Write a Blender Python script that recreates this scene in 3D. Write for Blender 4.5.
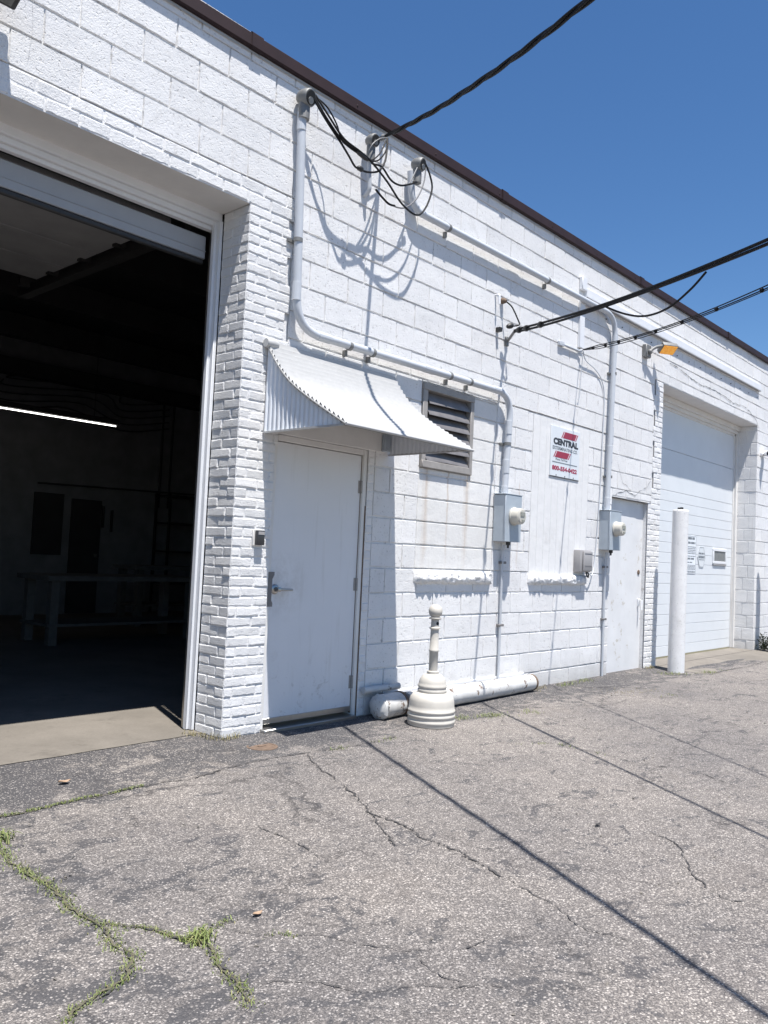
import bpy, bmesh, math, random
from mathutils import Vector, Matrix, noise
random.seed(11)
rad = math.radians
for o in list(bpy.data.objects): bpy.data.objects.remove(o)
SC = bpy.context.scene
COL = SC.collection

# ------------------------------------------------------------------ camera
F = Vector((0.7413469, 0.66909553, 0.05211476)); RT = Vector((0.66747751, -0.74317634, 0.04650478)); UP = Vector((-0.06984660, -0.00030925, 0.99755770))
cam = bpy.data.cameras.new('camera'); co = bpy.data.objects.new('camera', cam); COL.objects.link(co)
m = Matrix((RT, UP, -F)).transposed().to_4x4(); m.translation = Vector((0, -4.4318, 1.1227)); co.matrix_world = m
cam.sensor_fit = 'HORIZONTAL'; cam.sensor_width = 36.0; cam.lens = 36*816.5/768; cam.clip_start = .05; cam.clip_end = 2000
SC.camera = co
# ------------------------------------------------------------------ world, sun, exposure
SUN = Vector((-0.113, -0.320, 1.0)).normalized()
w = bpy.data.worlds.new('World'); SC.world = w; w.use_nodes = True
nt = w.node_tree; nt.nodes.clear()
sky = nt.nodes.new('ShaderNodeTexSky'); sky.sky_type = 'NISHITA'; sky.sun_disc = False
sky.sun_elevation = math.asin(SUN.z); sky.sun_rotation = math.atan2(SUN.x, SUN.y)
sky.altitude = 200; sky.air_density = 1.0; sky.dust_density = .25; sky.ozone_density = 3.5
bg = nt.nodes.new('ShaderNodeBackground'); bg.inputs[1].default_value = .08
wo = nt.nodes.new('ShaderNodeOutputWorld')
hs_ = nt.nodes.new('ShaderNodeHueSaturation'); hs_.inputs['Saturation'].default_value = 1.20; hs_.inputs['Hue'].default_value = .503
nt.links.new(sky.outputs[0], hs_.inputs['Color']); nt.links.new(hs_.outputs[0], bg.inputs[0]); nt.links.new(bg.outputs[0], wo.inputs[0])
sl = bpy.data.lights.new('sun', 'SUN'); sl.energy = 5.0; sl.angle = rad(.53); sl.color = (1, .965, .92)
so = bpy.data.objects.new('sun', sl); COL.objects.link(so); so.rotation_euler = SUN.to_track_quat('Z', 'Y').to_euler(); so.location = (0, -8, 20)
SC.view_settings.view_transform = 'Standard'; SC.view_settings.look = 'None'; SC.view_settings.gamma = 1
SC.view_settings.use_curve_mapping = False; SC.view_settings.exposure = .80

# ------------------------------------------------------------------ materials
class NT:
    def __init__(s, name):
        s.m = bpy.data.materials.new(name); s.m.use_nodes = True; s.t = s.m.node_tree; s.t.nodes.clear()
        s.out = s.n('ShaderNodeOutputMaterial'); s.b = s.n('ShaderNodeBsdfPrincipled'); s.l(s.b.outputs[0], s.out.inputs[0])
    def n(s, k, **a):
        x = s.t.nodes.new(k)
        for p, v in a.items(): setattr(x, p, v)
        return x
    def l(s, a, b): s.t.links.new(a, b)
    def pos(s): return s.n('ShaderNodeNewGeometry').outputs['Position']
    def obj(s): return s.n('ShaderNodeTexCoord').outputs['Object']
    def noise(s, vec, scale, detail=4, rough=.55, dist=0):
        x = s.n('ShaderNodeTexNoise'); x.inputs['Scale'].default_value = scale; x.inputs['Detail'].default_value = detail
        x.inputs['Roughness'].default_value = rough; x.inputs['Distortion'].default_value = dist; s.l(vec, x.inputs['Vector']); return x.outputs['Fac']
    def ramp(s, fac, stops, interp='LINEAR'):
        x = s.n('ShaderNodeValToRGB'); e = x.color_ramp; e.interpolation = interp
        while len(e.elements) < len(stops): e.elements.new(.5)
        for el, (p, c) in zip(e.elements, stops):
            el.position = p; el.color = (c, c, c, 1) if not isinstance(c, tuple) else (*c, 1)
        s.l(fac, x.inputs[0]); return x.outputs[0]
    def mix(s, fac, a, b, mode='MIX'):
        x = s.n('ShaderNodeMix', data_type='RGBA', blend_type=mode)
        for sock, v in ((x.inputs[0], fac), (x.inputs[6], a), (x.inputs[7], b)):
            if hasattr(v, 'is_linked'): s.l(v, sock)
            elif isinstance(v, tuple): sock.default_value = (*v, 1)
            else: sock.default_value = v
        return x.outputs[2]
    def math(s, op, a, b=0.0, c=0.0):
        x = s.n('ShaderNodeMath', operation=op)
        for i, v in enumerate((a, b, c)):
            if hasattr(v, 'is_linked'): s.l(v, x.inputs[i])
            else: x.inputs[i].default_value = v
        return x.outputs[0]
    def bump(s, h, strength, dist, prev=None):
        x = s.n('ShaderNodeBump'); x.inputs['Strength'].default_value = strength; x.inputs['Distance'].default_value = dist
        s.l(h, x.inputs['Height'])
        if prev: s.l(prev, x.inputs['Normal'])
        return x.outputs[0]
    def fin(s, col=None, rough=.6, normal=None, metal=0, spec=.5):
        if col is not None:
            if hasattr(col, 'is_linked'): s.l(col, s.b.inputs['Base Color'])
            else: s.b.inputs['Base Color'].default_value = (*col, 1)
        if hasattr(rough, 'is_linked'): s.l(rough, s.b.inputs['Roughness'])
        else: s.b.inputs['Roughness'].default_value = rough
        s.b.inputs['Metallic'].default_value = metal; s.b.inputs['Specular IOR Level'].default_value = spec
        if normal: s.l(normal, s.b.inputs['Normal'])
        return s.m

def mat_block(name, base, pits=1.0, rough_d=.0025, streaks=False, isl=True):
    k = NT(name); p = k.pos()
    big = k.noise(p, 1.3, 4); mid = k.noise(p, 9, 5, .6); fine = k.noise(p, 85, 5, .7); pit = k.noise(p, 48, 3, .62)
    c = k.mix(k.ramp(big, [(.35, 0), (.7, 1)]), base, tuple(v*.93 for v in base))
    c = k.mix(k.ramp(mid, [(.5, 0), (.75, .5)]), c, tuple(v*a for v, a in zip(base, (.86, .86, .85))))
    if isl:
        r = k.n('ShaderNodeNewGeometry').outputs['Random Per Island']
        c = k.mix(1.0, c, k.ramp(r, [(0, .93), (1, 1.0)]), 'MULTIPLY')
    pm = k.math('MULTIPLY', k.ramp(pit, [(.60, 0), (.68, 1)]), k.ramp(k.noise(p, 3, 3), [(.34, .25), (.62, 1)]))
    c = k.mix(k.math('MULTIPLY', pm, .6*pits), c, (.22, .20, .19))
    gr = k.math('MULTIPLY', k.ramp(k.noise(p, 4.0, 8, .78, .6), [(.54, 0), (.70, 1)]), k.ramp(k.noise(p, .9, 4), [(.40, 0), (.62, 1)]))
    c = k.mix(k.math('MULTIPLY', gr, .36), c, (.42, .40, .37))
    mq = k.n('ShaderNodeMapping'); mq.inputs['Scale'].default_value = (9, 9, .55); k.l(p, mq.inputs[0])
    dr = k.math('MULTIPLY', k.ramp(k.noise(mq.outputs[0], 1.6, 6, .65), [(.60, 0), (.74, 1)]), k.ramp(k.noise(p, .8, 3), [(.45, 0), (.6, 1)]))
    c = k.mix(k.math('MULTIPLY', dr, .40), c, (.40, .36, .31))
    ch = k.ramp(k.noise(p, 5.5, 8, .75), [(.655, 0), (.67, 1)])
    c = k.mix(k.math('MULTIPLY', ch, .55*pits), c, (.30, .27, .24))
    if streaks:
        sx = k.n('ShaderNodeSeparateXYZ'); k.l(p, sx.inputs[0]); X, Z = sx.outputs[0], sx.outputs[2]
        wob = k.math('MULTIPLY', k.math('SUBTRACT', k.noise(p, 6, 2), .5), .07)
        tot = None
        for x0, wd in ((5.44, .05), (6.03, .055), (5.75, .02), (6.9, .02)):
            d = k.math('ABSOLUTE', k.math('SUBTRACT', k.math('ADD', X, wob), x0))
            g = k.math('SUBTRACT', 1, k.math('DIVIDE', d, wd)); g = k.math('MAXIMUM', g, 0)
            tot = g if tot is None else k.math('ADD', tot, g)
        mp = k.n('ShaderNodeMapping'); mp.inputs['Scale'].default_value = (30, 30, 1.2); k.l(p, mp.inputs[0])
        tot = k.math('MULTIPLY', tot, k.ramp(k.noise(mp.outputs[0], 1, 4), [(.3, .15), (.7, 1)]))
        zr = k.ramp(k.math('DIVIDE', Z, 4), [(.24, 0), (.30, .7), (.47, 1), (.48, 0)])
        c = k.mix(k.math('MULTIPLY', k.math('MULTIPLY', tot, zr), .85), c, (.44, .34, .25))
        # dirt splash close to the ground
        zs = k.ramp(k.math('ADD', Z, k.math('MULTIPLY', k.noise(p, 5, 5), .35)), [(.03, 1), (.30, 0)])
        c = k.mix(k.math('MULTIPLY', zs, .50), c, (.42, .40, .37))
    n1 = k.bump(mid, .45, .012); n2 = k.bump(fine, .9, rough_d, n1); n3 = k.bump(k.ramp(pit, [(.57, 1), (.68, 0)]), .55*pits+.01, .004, n2)
    return k.fin(c, .62, n3, spec=.3)

def mat_simple(name, col, rough=.5, metal=0, vary=.08, scale=14, bump=.0, bscale=60, dirt=None, dirt_t=.68, spec=.5):
    k = NT(name); p = k.pos()
    n = k.noise(p, scale, 5, .6)
    c = k.mix(k.ramp(n, [(.3, 0), (.7, 1)]), col, tuple(v*(1-vary) for v in col))
    if dirt:
        d = k.ramp(k.noise(p, scale*1.7, 8, .75), [(dirt_t, 0), (dirt_t+.03, 1)])
        c = k.mix(d, c, dirt)
    nn = k.bump(k.noise(p, bscale, 4, .6), .6, bump) if bump else None
    return k.fin(c, rough, nn, metal, spec)

M = {}
M['block'] = mat_block('painted_block', (.765, .76, .755), 1.0, .0042, streaks=True)
M['smooth_block'] = mat_block('painted_smooth_block', (.745, .735, .715), .3, .0025, streaks=True)
M['brick'] = mat_block('painted_brick', (.765, .76, .755), .6, .005)
M['panel'] = mat_block('painted_panel', (.725, .72, .712), .15, .0012, isl=False)
M['worn_door'] = mat_simple('worn_painted_door', (.71, .715, .72), .5, 0, .12, 3, .0008, 30, (.50, .47, .42), .60)
M['pipe_white'] = mat_simple('painted_steel_pipe', (.50, .525, .56), .42, 0, .06, 10, .0004, 50, (.30, .20, .13), .79)
M['old_pipe'] = mat_simple('chipped_white_pipe', (.60, .595, .58), .55, 0, .25, 7, .0015, 30, (.15, .10, .07), .585)
M['white'] = mat_simple('white_paint', (.72, .73, .75), .5, 0, .06, 8, .0004, 40)
M['door_white'] = mat_simple('white_door_paint', (.69, .695, .71), .42, 0, .04, 4, .0002, 30, (.42, .38, .35), .73)
def m_door():
    k = NT('scuffed_white_door'); p = k.pos(); sx = k.n('ShaderNodeSeparateXYZ'); k.l(p, sx.inputs[0])
    n = k.noise(p, 4, 5); c = k.mix(n, (.72, .72, .73), (.66, .665, .68))
    dv = k.n('ShaderNodeVectorMath', operation='DISTANCE'); k.l(p, dv.inputs[0]); dv.inputs[1].default_value = (3.86, .03, .86)
    gm = k.math('MULTIPLY', k.ramp(dv.outputs['Value'], [(.05, 1), (.30, 0)]), k.ramp(k.noise(p, 14, 6, .7), [(.42, 0), (.66, 1)]))
    c = k.mix(k.math('MULTIPLY', gm, .42), c, (.36, .33, .30))
    kz = k.math('MULTIPLY', k.ramp(sx.outputs[2], [(0, 1), (.45, 0)]), k.ramp(k.noise(p, 11, 8, .75, .8), [(.55, 0), (.66, 1)]))
    c = k.mix(k.math('MULTIPLY', kz, .55), c, (.30, .27, .25))
    mq = k.n('ShaderNodeMapping'); mq.inputs['Scale'].default_value = (14, 14, 1.0); k.l(p, mq.inputs[0])
    c = k.mix(k.math('MULTIPLY', k.ramp(k.noise(mq.outputs[0], 1.5, 5, .6), [(.56, 0), (.72, 1)]), .22), c, (.45, .43, .40))
    return k.fin(c, .42, k.bump(k.noise(p, 3, 3), .25, .004))
M['door_white'] = m_door()
M['far_door'] = mat_simple('white_overhead_door', (.68, .705, .725), .45, 0, .05, 3, .0002, 30)
M['trim_white'] = mat_simple('off_white_trim', (.72, .705, .68), .55, 0, .10, 5, .0006, 40, (.40, .37, .33), .72)
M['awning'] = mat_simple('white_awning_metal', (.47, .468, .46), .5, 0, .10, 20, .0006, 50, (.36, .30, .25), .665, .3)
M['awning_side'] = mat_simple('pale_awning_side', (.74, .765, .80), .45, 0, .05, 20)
M['coping'] = mat_simple('brown_metal_coping', (.030, .016, .017), .6, .0, .3, 5, .0004, 20, None, .68, .25)
M['galv'] = mat_simple('grey_painted_steel', (.40, .45, .50), .42, .15, .10, 12, .0003, 40, (.62, .64, .66), .76)
M['gray'] = mat_simple('grey_plastic', (.33, .32, .32), .5, 0, .1, 12)
M['head'] = mat_simple('weathered_grey_cast_metal', (.21, .21, .205), .55, .2, .25, 30, .0008, 60)
M['meter'] = mat_simple('cream_meter_housing', (.50, .48, .425), .35, 0, .06, 20)
M['dial'] = mat_simple('grey_meter_dial', (.30, .30, .27), .2, 0, .3, 60)
M['black'] = mat_simple('black_cable_rubber', (.010, .010, .011), .6, 0, .3, 30, 0, 60, None, .68, .2)
M['graywire'] = mat_simple('bare_aluminium_wire', (.17, .17, .175), .55, .1, .2, 30)
M['dark'] = mat_simple('dark_metal', (.035, .034, .034), .5, .2, .2, 20)
M['mouth'] = mat_simple('black_opening', (.012, .012, .012), .8, 0, .1, 20)
M['louver'] = mat_simple('weathered_louver_metal', (.20, .19, .19), .5, .1, .3, 9, .0005, 40, (.45, .42, .40), .72)
M['louver_frame'] = mat_simple('weathered_vent_frame', (.34, .32, .30), .6, 0, .25, 12, .001, 30, (.25, .20, .16), .66)
M['receptacle'] = mat_simple('beige_plastic', (.55, .52, .465), .5, 0, .16, 7, .0005, 40, (.27, .24, .21), .74)
M['steel'] = mat_simple('brushed_steel', (.45, .44, .42), .3, .9, .1, 30)
M['keypad'] = mat_simple('dark_keypad', (.035, .036, .04), .3, 0, .1, 20)
M['red'] = mat_simple('sign_red', (.30, .022, .05), .4, 0, .05, 20)
M['ink'] = mat_simple('sign_black', (.03, .03, .035), .45, 0, .05, 20)
M['ink_red'] = mat_simple('sign_dark_red', (.33, .03, .07), .45, 0, .05, 20)
M['ink_gray'] = mat_simple('sign_grey', (.17, .19, .21), .45, 0, .05, 20)
M['sign'] = mat_simple('white_sign_sheet', (.66, .69, .715), .35, 0, .03, 10)
M['paper'] = mat_simple('white_paper', (.76, .79, .82), .6, 0, .04, 20)
M['rust'] = mat_simple('rusty_iron', (.17, .115, .08), .8, 0, .4, 40, .001, 60)
M['in_wall'] = mat_simple('darkened_interior_paint', (.25, .25, .262), .9, 0, .3, 3)  # whitish walls coloured darker: the bay's shade is put into the albedo
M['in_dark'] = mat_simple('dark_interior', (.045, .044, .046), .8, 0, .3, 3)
M['wood'] = mat_simple('dark_bench_wood', (.15, .145, .135), .7, 0, .3, 8)
M['in_panel'] = mat_simple('interior_door_panel', (.34, .34, .345), .7, 0, .2, 4)
M['band'] = mat_simple('grey_door_section', (.33, .345, .37), .4, 0, .08, 6)
M['glass'] = mat_simple('dim_window_glass', (.17, .18, .18), .12, 0, .25, 30)
def emis(name, col, st):
    k = NT(name); k.b.inputs['Emission Color'].default_value = (*col, 1); k.b.inputs['Emission Strength'].default_value = st
    return k.fin(col, .5)
M['tube'] = emis('lit_tube', (1, .97, .92), 3.0)
def m_led():
    k = NT('amber_lamp_lens'); p = k.pos()
    v = k.n('ShaderNodeTexVoronoi'); v.inputs['Scale'].default_value = 45; k.l(p, v.inputs['Vector'])
    c = k.ramp(v.outputs['Distance'], [(.1, (.95, .50, .10)), (.6, (.80, .33, .04))])
    k.l(c, k.b.inputs['Emission Color']); k.b.inputs['Emission Strength'].default_value = .2
    return k.fin(c, .3)
M['led'] = m_led()

def m_asphalt():
    k = NT('worn_asphalt'); p = k.pos()
    sx = k.n('ShaderNodeSeparateXYZ'); k.l(p, sx.inputs[0]); X, Y = sx.outputs[0], sx.outputs[1]
    def vor(sc):
        v = k.n('ShaderNodeTexVoronoi'); v.inputs['Scale'].default_value = sc; k.l(p, v.inputs['Vector'])
        q = k.n('ShaderNodeSeparateColor'); k.l(v.outputs['Color'], q.inputs[0]); return v.outputs['Distance'], q.outputs[0], q.outputs[1]
    d1, r1, g1 = vor(155); d2, r2, g2 = vor(300)
    stone = k.ramp(r1, [(0, (.085, .081, .083)), (.40, (.128, .121, .119)), (.68, (.185, .173, .166)), (.85, (.29, .273, .26)), (1, (.56, .535, .51))])
    stone2 = k.ramp(g2, [(0, (.055, .054, .055)), (.5, (.145, .137, .134)), (.85, (.24, .226, .216)), (1, (.46, .44, .42))])
    c = k.mix(1, k.mix(.42, stone, stone2), (1.28, 1.245, 1.205), 'MULTIPLY')
    c = k.mix(k.ramp(d1, [(.45, 0), (.8, .7)]), c, (.070, .068, .070))
    a = k.noise(p, .55, 6, .62, .3); b = k.noise(p, 3.0, 7, .68, .8); e = k.noise(p, 12, 6, .7)
    c = k.mix(1, c, k.ramp(a, [(.32, (.74, .745, .765)), (.62, (1.10, 1.08, 1.05))]), 'MULTIPLY')
    c = k.mix(1, c, k.ramp(e, [(.3, .80), (.7, 1.14)]), 'MULTIPLY')
    # remains of a dark seal coat: more of it along the wall and to the left
    near = k.ramp(k.math('MULTIPLY_ADD', Y, .5, 1.0), [(.62, 0), (.86, 1)])
    left = k.ramp(k.math('MULTIPLY', X, .2), [(.28, 1), (.50, 0)])
    mp = k.n('ShaderNodeMapping'); mp.inputs['Scale'].default_value = (1.0, 1.5, 1); mp.inputs['Rotation'].default_value = (0, 0, .35); k.l(p, mp.inputs[0])
    b2 = k.noise(mp.outputs[0], 4.2, 7, .70, 1.0)
    pm = k.math('ADD', k.math('MULTIPLY', b2, .72), k.math('MULTIPLY', e, .28))
    pm = k.math('ADD', pm, k.math('ADD', k.math('MULTIPLY', near, .142), k.math('MULTIPLY', left, .068)))
    patch = k.ramp(pm, [(.562, 0), (.580, .8), (.64, 1)])
    keep = k.ramp(r1, [(.80, 1), (.93, .35)])
    c = k.mix(k.math('MULTIPLY', k.math('MULTIPLY', patch, keep), .80), c, k.mix(e, (.036, .037, .042), (.075, .074, .078)))
    soil = k.ramp(k.noise(p, 1.0, 6, .65, .5), [(.60, 0), (.74, 1)])
    c = k.mix(k.math('MULTIPLY', soil, .32), c, (.15, .125, .105))
    # hairline crack network
    wv = k.n('ShaderNodeTexNoise'); wv.inputs['Scale'].default_value = 5; wv.inputs['Detail'].default_value = 7; wv.inputs['Roughness'].default_value = .7; k.l(p, wv.inputs['Vector'])
    va = k.n('ShaderNodeVectorMath', operation='MULTIPLY_ADD'); k.l(wv.outputs['Color'], va.inputs[0]); va.inputs[1].default_value = (.42, .42, 0); k.l(p, va.inputs[2])
    ce = k.n('ShaderNodeTexVoronoi', feature='DISTANCE_TO_EDGE'); ce.inputs['Scale'].default_value = 1.15; k.l(va.outputs[0], ce.inputs['Vector'])
    hair = k.math('MULTIPLY', k.ramp(ce.outputs['Distance'], [(.004, 1), (.011, 0)]), k.ramp(k.noise(p, 1.7, 4), [(.44, 0), (.56, 1)]))
    c = k.mix(k.math('MULTIPLY', hair, .6), c, (.045, .042, .042))
    n1 = k.bump(k.math('SUBTRACT', 1, d1), .8, .004); n2 = k.bump(k.noise(p, 2.5, 3), .5, .02, n1); n3 = k.bump(r2, .5, .002, n2)
    return k.fin(c, .9, n3, spec=.2)
M['asphalt'] = m_asphalt()
def m_conc(name, base):
    k = NT(name); p = k.pos()
    a = k.noise(p, 1.6, 6, .6); f = k.noise(p, 60, 4, .7)
    c = k.mix(k.ramp(a, [(.35, 0), (.68, 1)]), base, tuple(v*.72 for v in base))
    c = k.mix(k.ramp(f, [(.45, 0), (.75, .5)]), c, tuple(v*.6 for v in base))
    s = k.ramp(k.noise(p, 3.5, 8, .72), [(.55, 0), (.68, 1)]); c = k.mix(k.math('MULTIPLY', s, .5), c, tuple(v*.42 for v in base))
    return k.fin(c, .85, k.bump(f, .6, .003), spec=.2)
M['concrete'] = m_conc('old_concrete', (.215, .195, .17))
M['floor_conc'] = m_conc('interior_concrete', (.205, .185, .16))
M['crack'] = mat_simple('crack_filler', (.070, .066, .065), .95, 0, .5, 30)
def m_grass(name, c1, c2):
    k = NT(name); r = k.n('ShaderNodeNewGeometry').outputs['Random Per Island']
    c = k.ramp(r, [(0, c1), (.75, c2), (1, (.24, .21, .10))]); m_ = k.fin(c, .6)
    k.b.inputs['Transmission Weight'].default_value = 0
    return m_
M['grass'] = m_grass('green_blades', (.095, .13, .035), (.22, .26, .085))
M['soil'] = mat_simple('crack_soil', (.125, .115, .075), .95, 0, .5, 60, .003, 120)
M['dry'] = m_grass('dry_blades', (.16, .15, .07), (.26, .22, .12))
M['leaf'] = m_grass('weed_leaves', (.02, .03, .014), (.05, .065, .028))
M['dead_leaf'] = mat_simple('dead_leaf', (.38, .26, .17), .7, 0, .3, 60)

# ------------------------------------------------------------------ object helpers
OFF = {}
class MB:
    def __init__(s): s.bm = bmesh.new()
    def face(s, pts, smooth=False):
        f = s.bm.faces.new([s.bm.verts.new(p) for p in pts]); f.smooth = smooth; return f
    def quadgrid(s, rows, smooth=True, close=False):
        vs = [[s.bm.verts.new(p) for p in r] for r in rows]
        for a, b in zip(vs, vs[1:]):
            n = len(a)
            for i in range(n if close else n-1):
                f = s.bm.faces.new((a[i], a[(i+1) % n], b[(i+1) % n], b[i])); f.smooth = smooth
        return vs
    def box(s, a, b, bev=0.0, seg=1, mat=None, jit=0):
        a, b = Vector(a), Vector(b); c = (a+b)/2; d = b-a
        r = bmesh.ops.create_cube(s.bm, size=1, matrix=Matrix.Translation(c) @ Matrix.Diagonal((abs(d.x), abs(d.y), abs(d.z), 1)))
        vs = r['verts']
        if bev:
            es = list({e for v in vs for e in v.link_edges})
            rr = bmesh.ops.bevel(s.bm, geom=es, offset=bev, segments=seg, affect='EDGES', profile=.5)
            vs = list({v for f in rr['faces'] for v in f.verts} | {v for v in vs if v.is_valid})
        if mat:
            for v in vs: v.co = mat @ v.co
        return vs
    def tube(s, path, r, n=10, cap=True, radii=None):
        P = [Vector(p) for p in path]; rows = []
        T = [((P[min(i+1, len(P)-1)]-P[max(i-1, 0)]).normalized()) for i in range(len(P))]
        ref = Vector((0, 0, 1)) if abs(T[0].z) < .9 else Vector((0, 1, 0))
        u = (ref-T[0]*ref.dot(T[0])).normalized()
        for i, p in enumerate(P):
            u = (u-T[i]*u.dot(T[i])).normalized(); v = T[i].cross(u); rr = radii[i] if radii else r
            rows.append([p+(u*math.cos(2*math.pi*k/n)+v*math.sin(2*math.pi*k/n))*rr for k in range(n)])
        vs = s.quadgrid(rows, True, True)
        if cap:
            s.bm.faces.new(vs[0][::-1]); s.bm.faces.new(vs[-1])
    def lathe(s, prof, base, axis=(0, 0, 1), n=32, smooth=True):
        ax = Vector(axis).normalized(); ref = Vector((1, 0, 0)) if abs(ax.x) < .8 else Vector((0, 0, 1))
        u = (ref-ax*ref.dot(ax)).normalized(); v = ax.cross(u); base = Vector(base)
        rows = [[base+ax*h+(u*math.cos(2*math.pi*k/n)+v*math.sin(2*math.pi*k/n))*max(r, 1e-4) for k in range(n)] for r, h in prof]
        vs = s.quadgrid(rows, smooth, True)
        s.bm.faces.new(vs[0][::-1]); s.bm.faces.new(vs[-1])
    def mesh(s, name, off, sharp=40):
        bmesh.ops.recalc_face_normals(s.bm, faces=s.bm.faces)
        me = bpy.data.meshes.new(name)
        for v in s.bm.verts: v.co -= off
        s.bm.to_mesh(me); s.bm.free()
        if sharp:
            me.set_sharp_from_angle(angle=rad(sharp))
        return me
def tag(o, label, cat, group=None):
    o['label'] = label; o['category'] = cat
    if group: o['group'] = group
    return o
def thing(name, label, cat, loc, group=None):
    o = bpy.data.objects.new(name, None); COL.objects.link(o); o.location = loc; o.empty_display_size = .2
    OFF[o] = Vector(loc); return tag(o, label, cat, group)
def part(name, mb, mat, parent=None, loc=None, label=None, sharp=40):
    off = OFF[parent] if parent else Vector(loc or (0, 0, 0))
    me = mb.mesh(name, off, sharp); me.materials.append(M[mat] if isinstance(mat, str) else mat)
    o = bpy.data.objects.new(name, me); COL.objects.link(o); OFF[o] = off
    if parent: o.parent = parent
    else: o.location = off
    if label: o['label'] = label
    return o
def struct(o): o['kind'] = 'structure'; return o
def stuff(o): o['kind'] = 'stuff'; return o
def kids(o): return [c for c in COL.objects if c.parent == o]
def copy_tree(o, delta=None, parent=None):
    c = o.copy(); COL.objects.link(c)
    if parent: c.parent = parent
    if delta: c.location = Vector(o.location)+Vector(delta)
    for ch in kids(o): copy_tree(ch, None, c)
    return c
def smooth_path(pts, k=6):
    P = [Vector(p) for p in pts]; out = []
    for i in range(len(P)-1):
        p0, p1, p2, p3 = P[max(i-1, 0)], P[i], P[i+1], P[min(i+2, len(P)-1)]
        for j in range(k):
            t = j/k
            out.append(.5*((2*p1)+(p2-p0)*t+(2*p0-5*p1+4*p2-p3)*t*t+(3*p1-p0-3*p2+p3)*t**3))
    out.append(P[-1]); return out
def arc_path(pts, r=.1, k=6):
    P = [Vector(p) for p in pts]; out = [P[0]]
    for i in range(1, len(P)-1):
        a, b, c = P[i-1], P[i], P[i+1]; d1 = (a-b); d2 = (c-b); rr = min(r, d1.length*.49, d2.length*.49)
        s, e = b+d1.normalized()*rr, b+d2.normalized()*rr
        for j in range(k+1):
            t = j/k; out.append(s*(1-t)**2+b*2*t*(1-t)+e*t*t)
    out.append(P[-1]); return out

# ------------------------------------------------------------------ ground
GZ = -.15
def gz(x, y):
    t = min(1, max(0, -y/.4)); t = t*t*(3-2*t)
    return GZ-.015*t
g = MB()
xs = [-400, -100, -30, -10, -5]+[-4+i*.4 for i in range(0, 60)]+[22, 30, 60, 150, 400]
ys = [-400, -100, -30, -15]+[-10+i*.4 for i in range(0, 20)]+[-1.9, -1.6, -1.3, -1, -.7, -.5, -.4, -.3, -.2, -.1, 0, .06, .32]
g.quadgrid([[(x, y, gz(x, y)+(.006*noise.noise(Vector((x*.8, y*.8, 0))) if abs(x) < 25 and -10 < y < -.2 else 0)) for x in xs] for y in ys])
struct(part('ground', g, 'asphalt'))
g = MB(); g.quadgrid([[(-400, 12.2, GZ), (400, 12.2, GZ)], [(-400, 400, GZ), (400, 400, GZ)]]); struct(part('ground', g, 'asphalt'))
# far concrete apron in front of the second garage door: four slabs
g = MB()
for (x0, x1) in ((10.25, 12.1), (12.115, 14.35)):
    for (y0, y1) in ((-.62, -.012), (.0, .34)):
        n = 10
        rows = []
        for j in range(7):
            y = y0+(y1-y0)*j/6
            rows.append([(x0+(x1-x0)*i/n, y+(.03*noise.noise(Vector((x0+i*.37, 3, 1))) if j == 0 and y0 < -.5 else 0), GZ+.003+.002*noise.noise(Vector((x0+i*.3, y*3, 0)))-(.015 if y < -.3 else .015*max(0, -y/.4))) for i in range(n+1)])
        g.quadgrid(rows)
struct(part('concrete_apron', g, 'concrete'))
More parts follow.
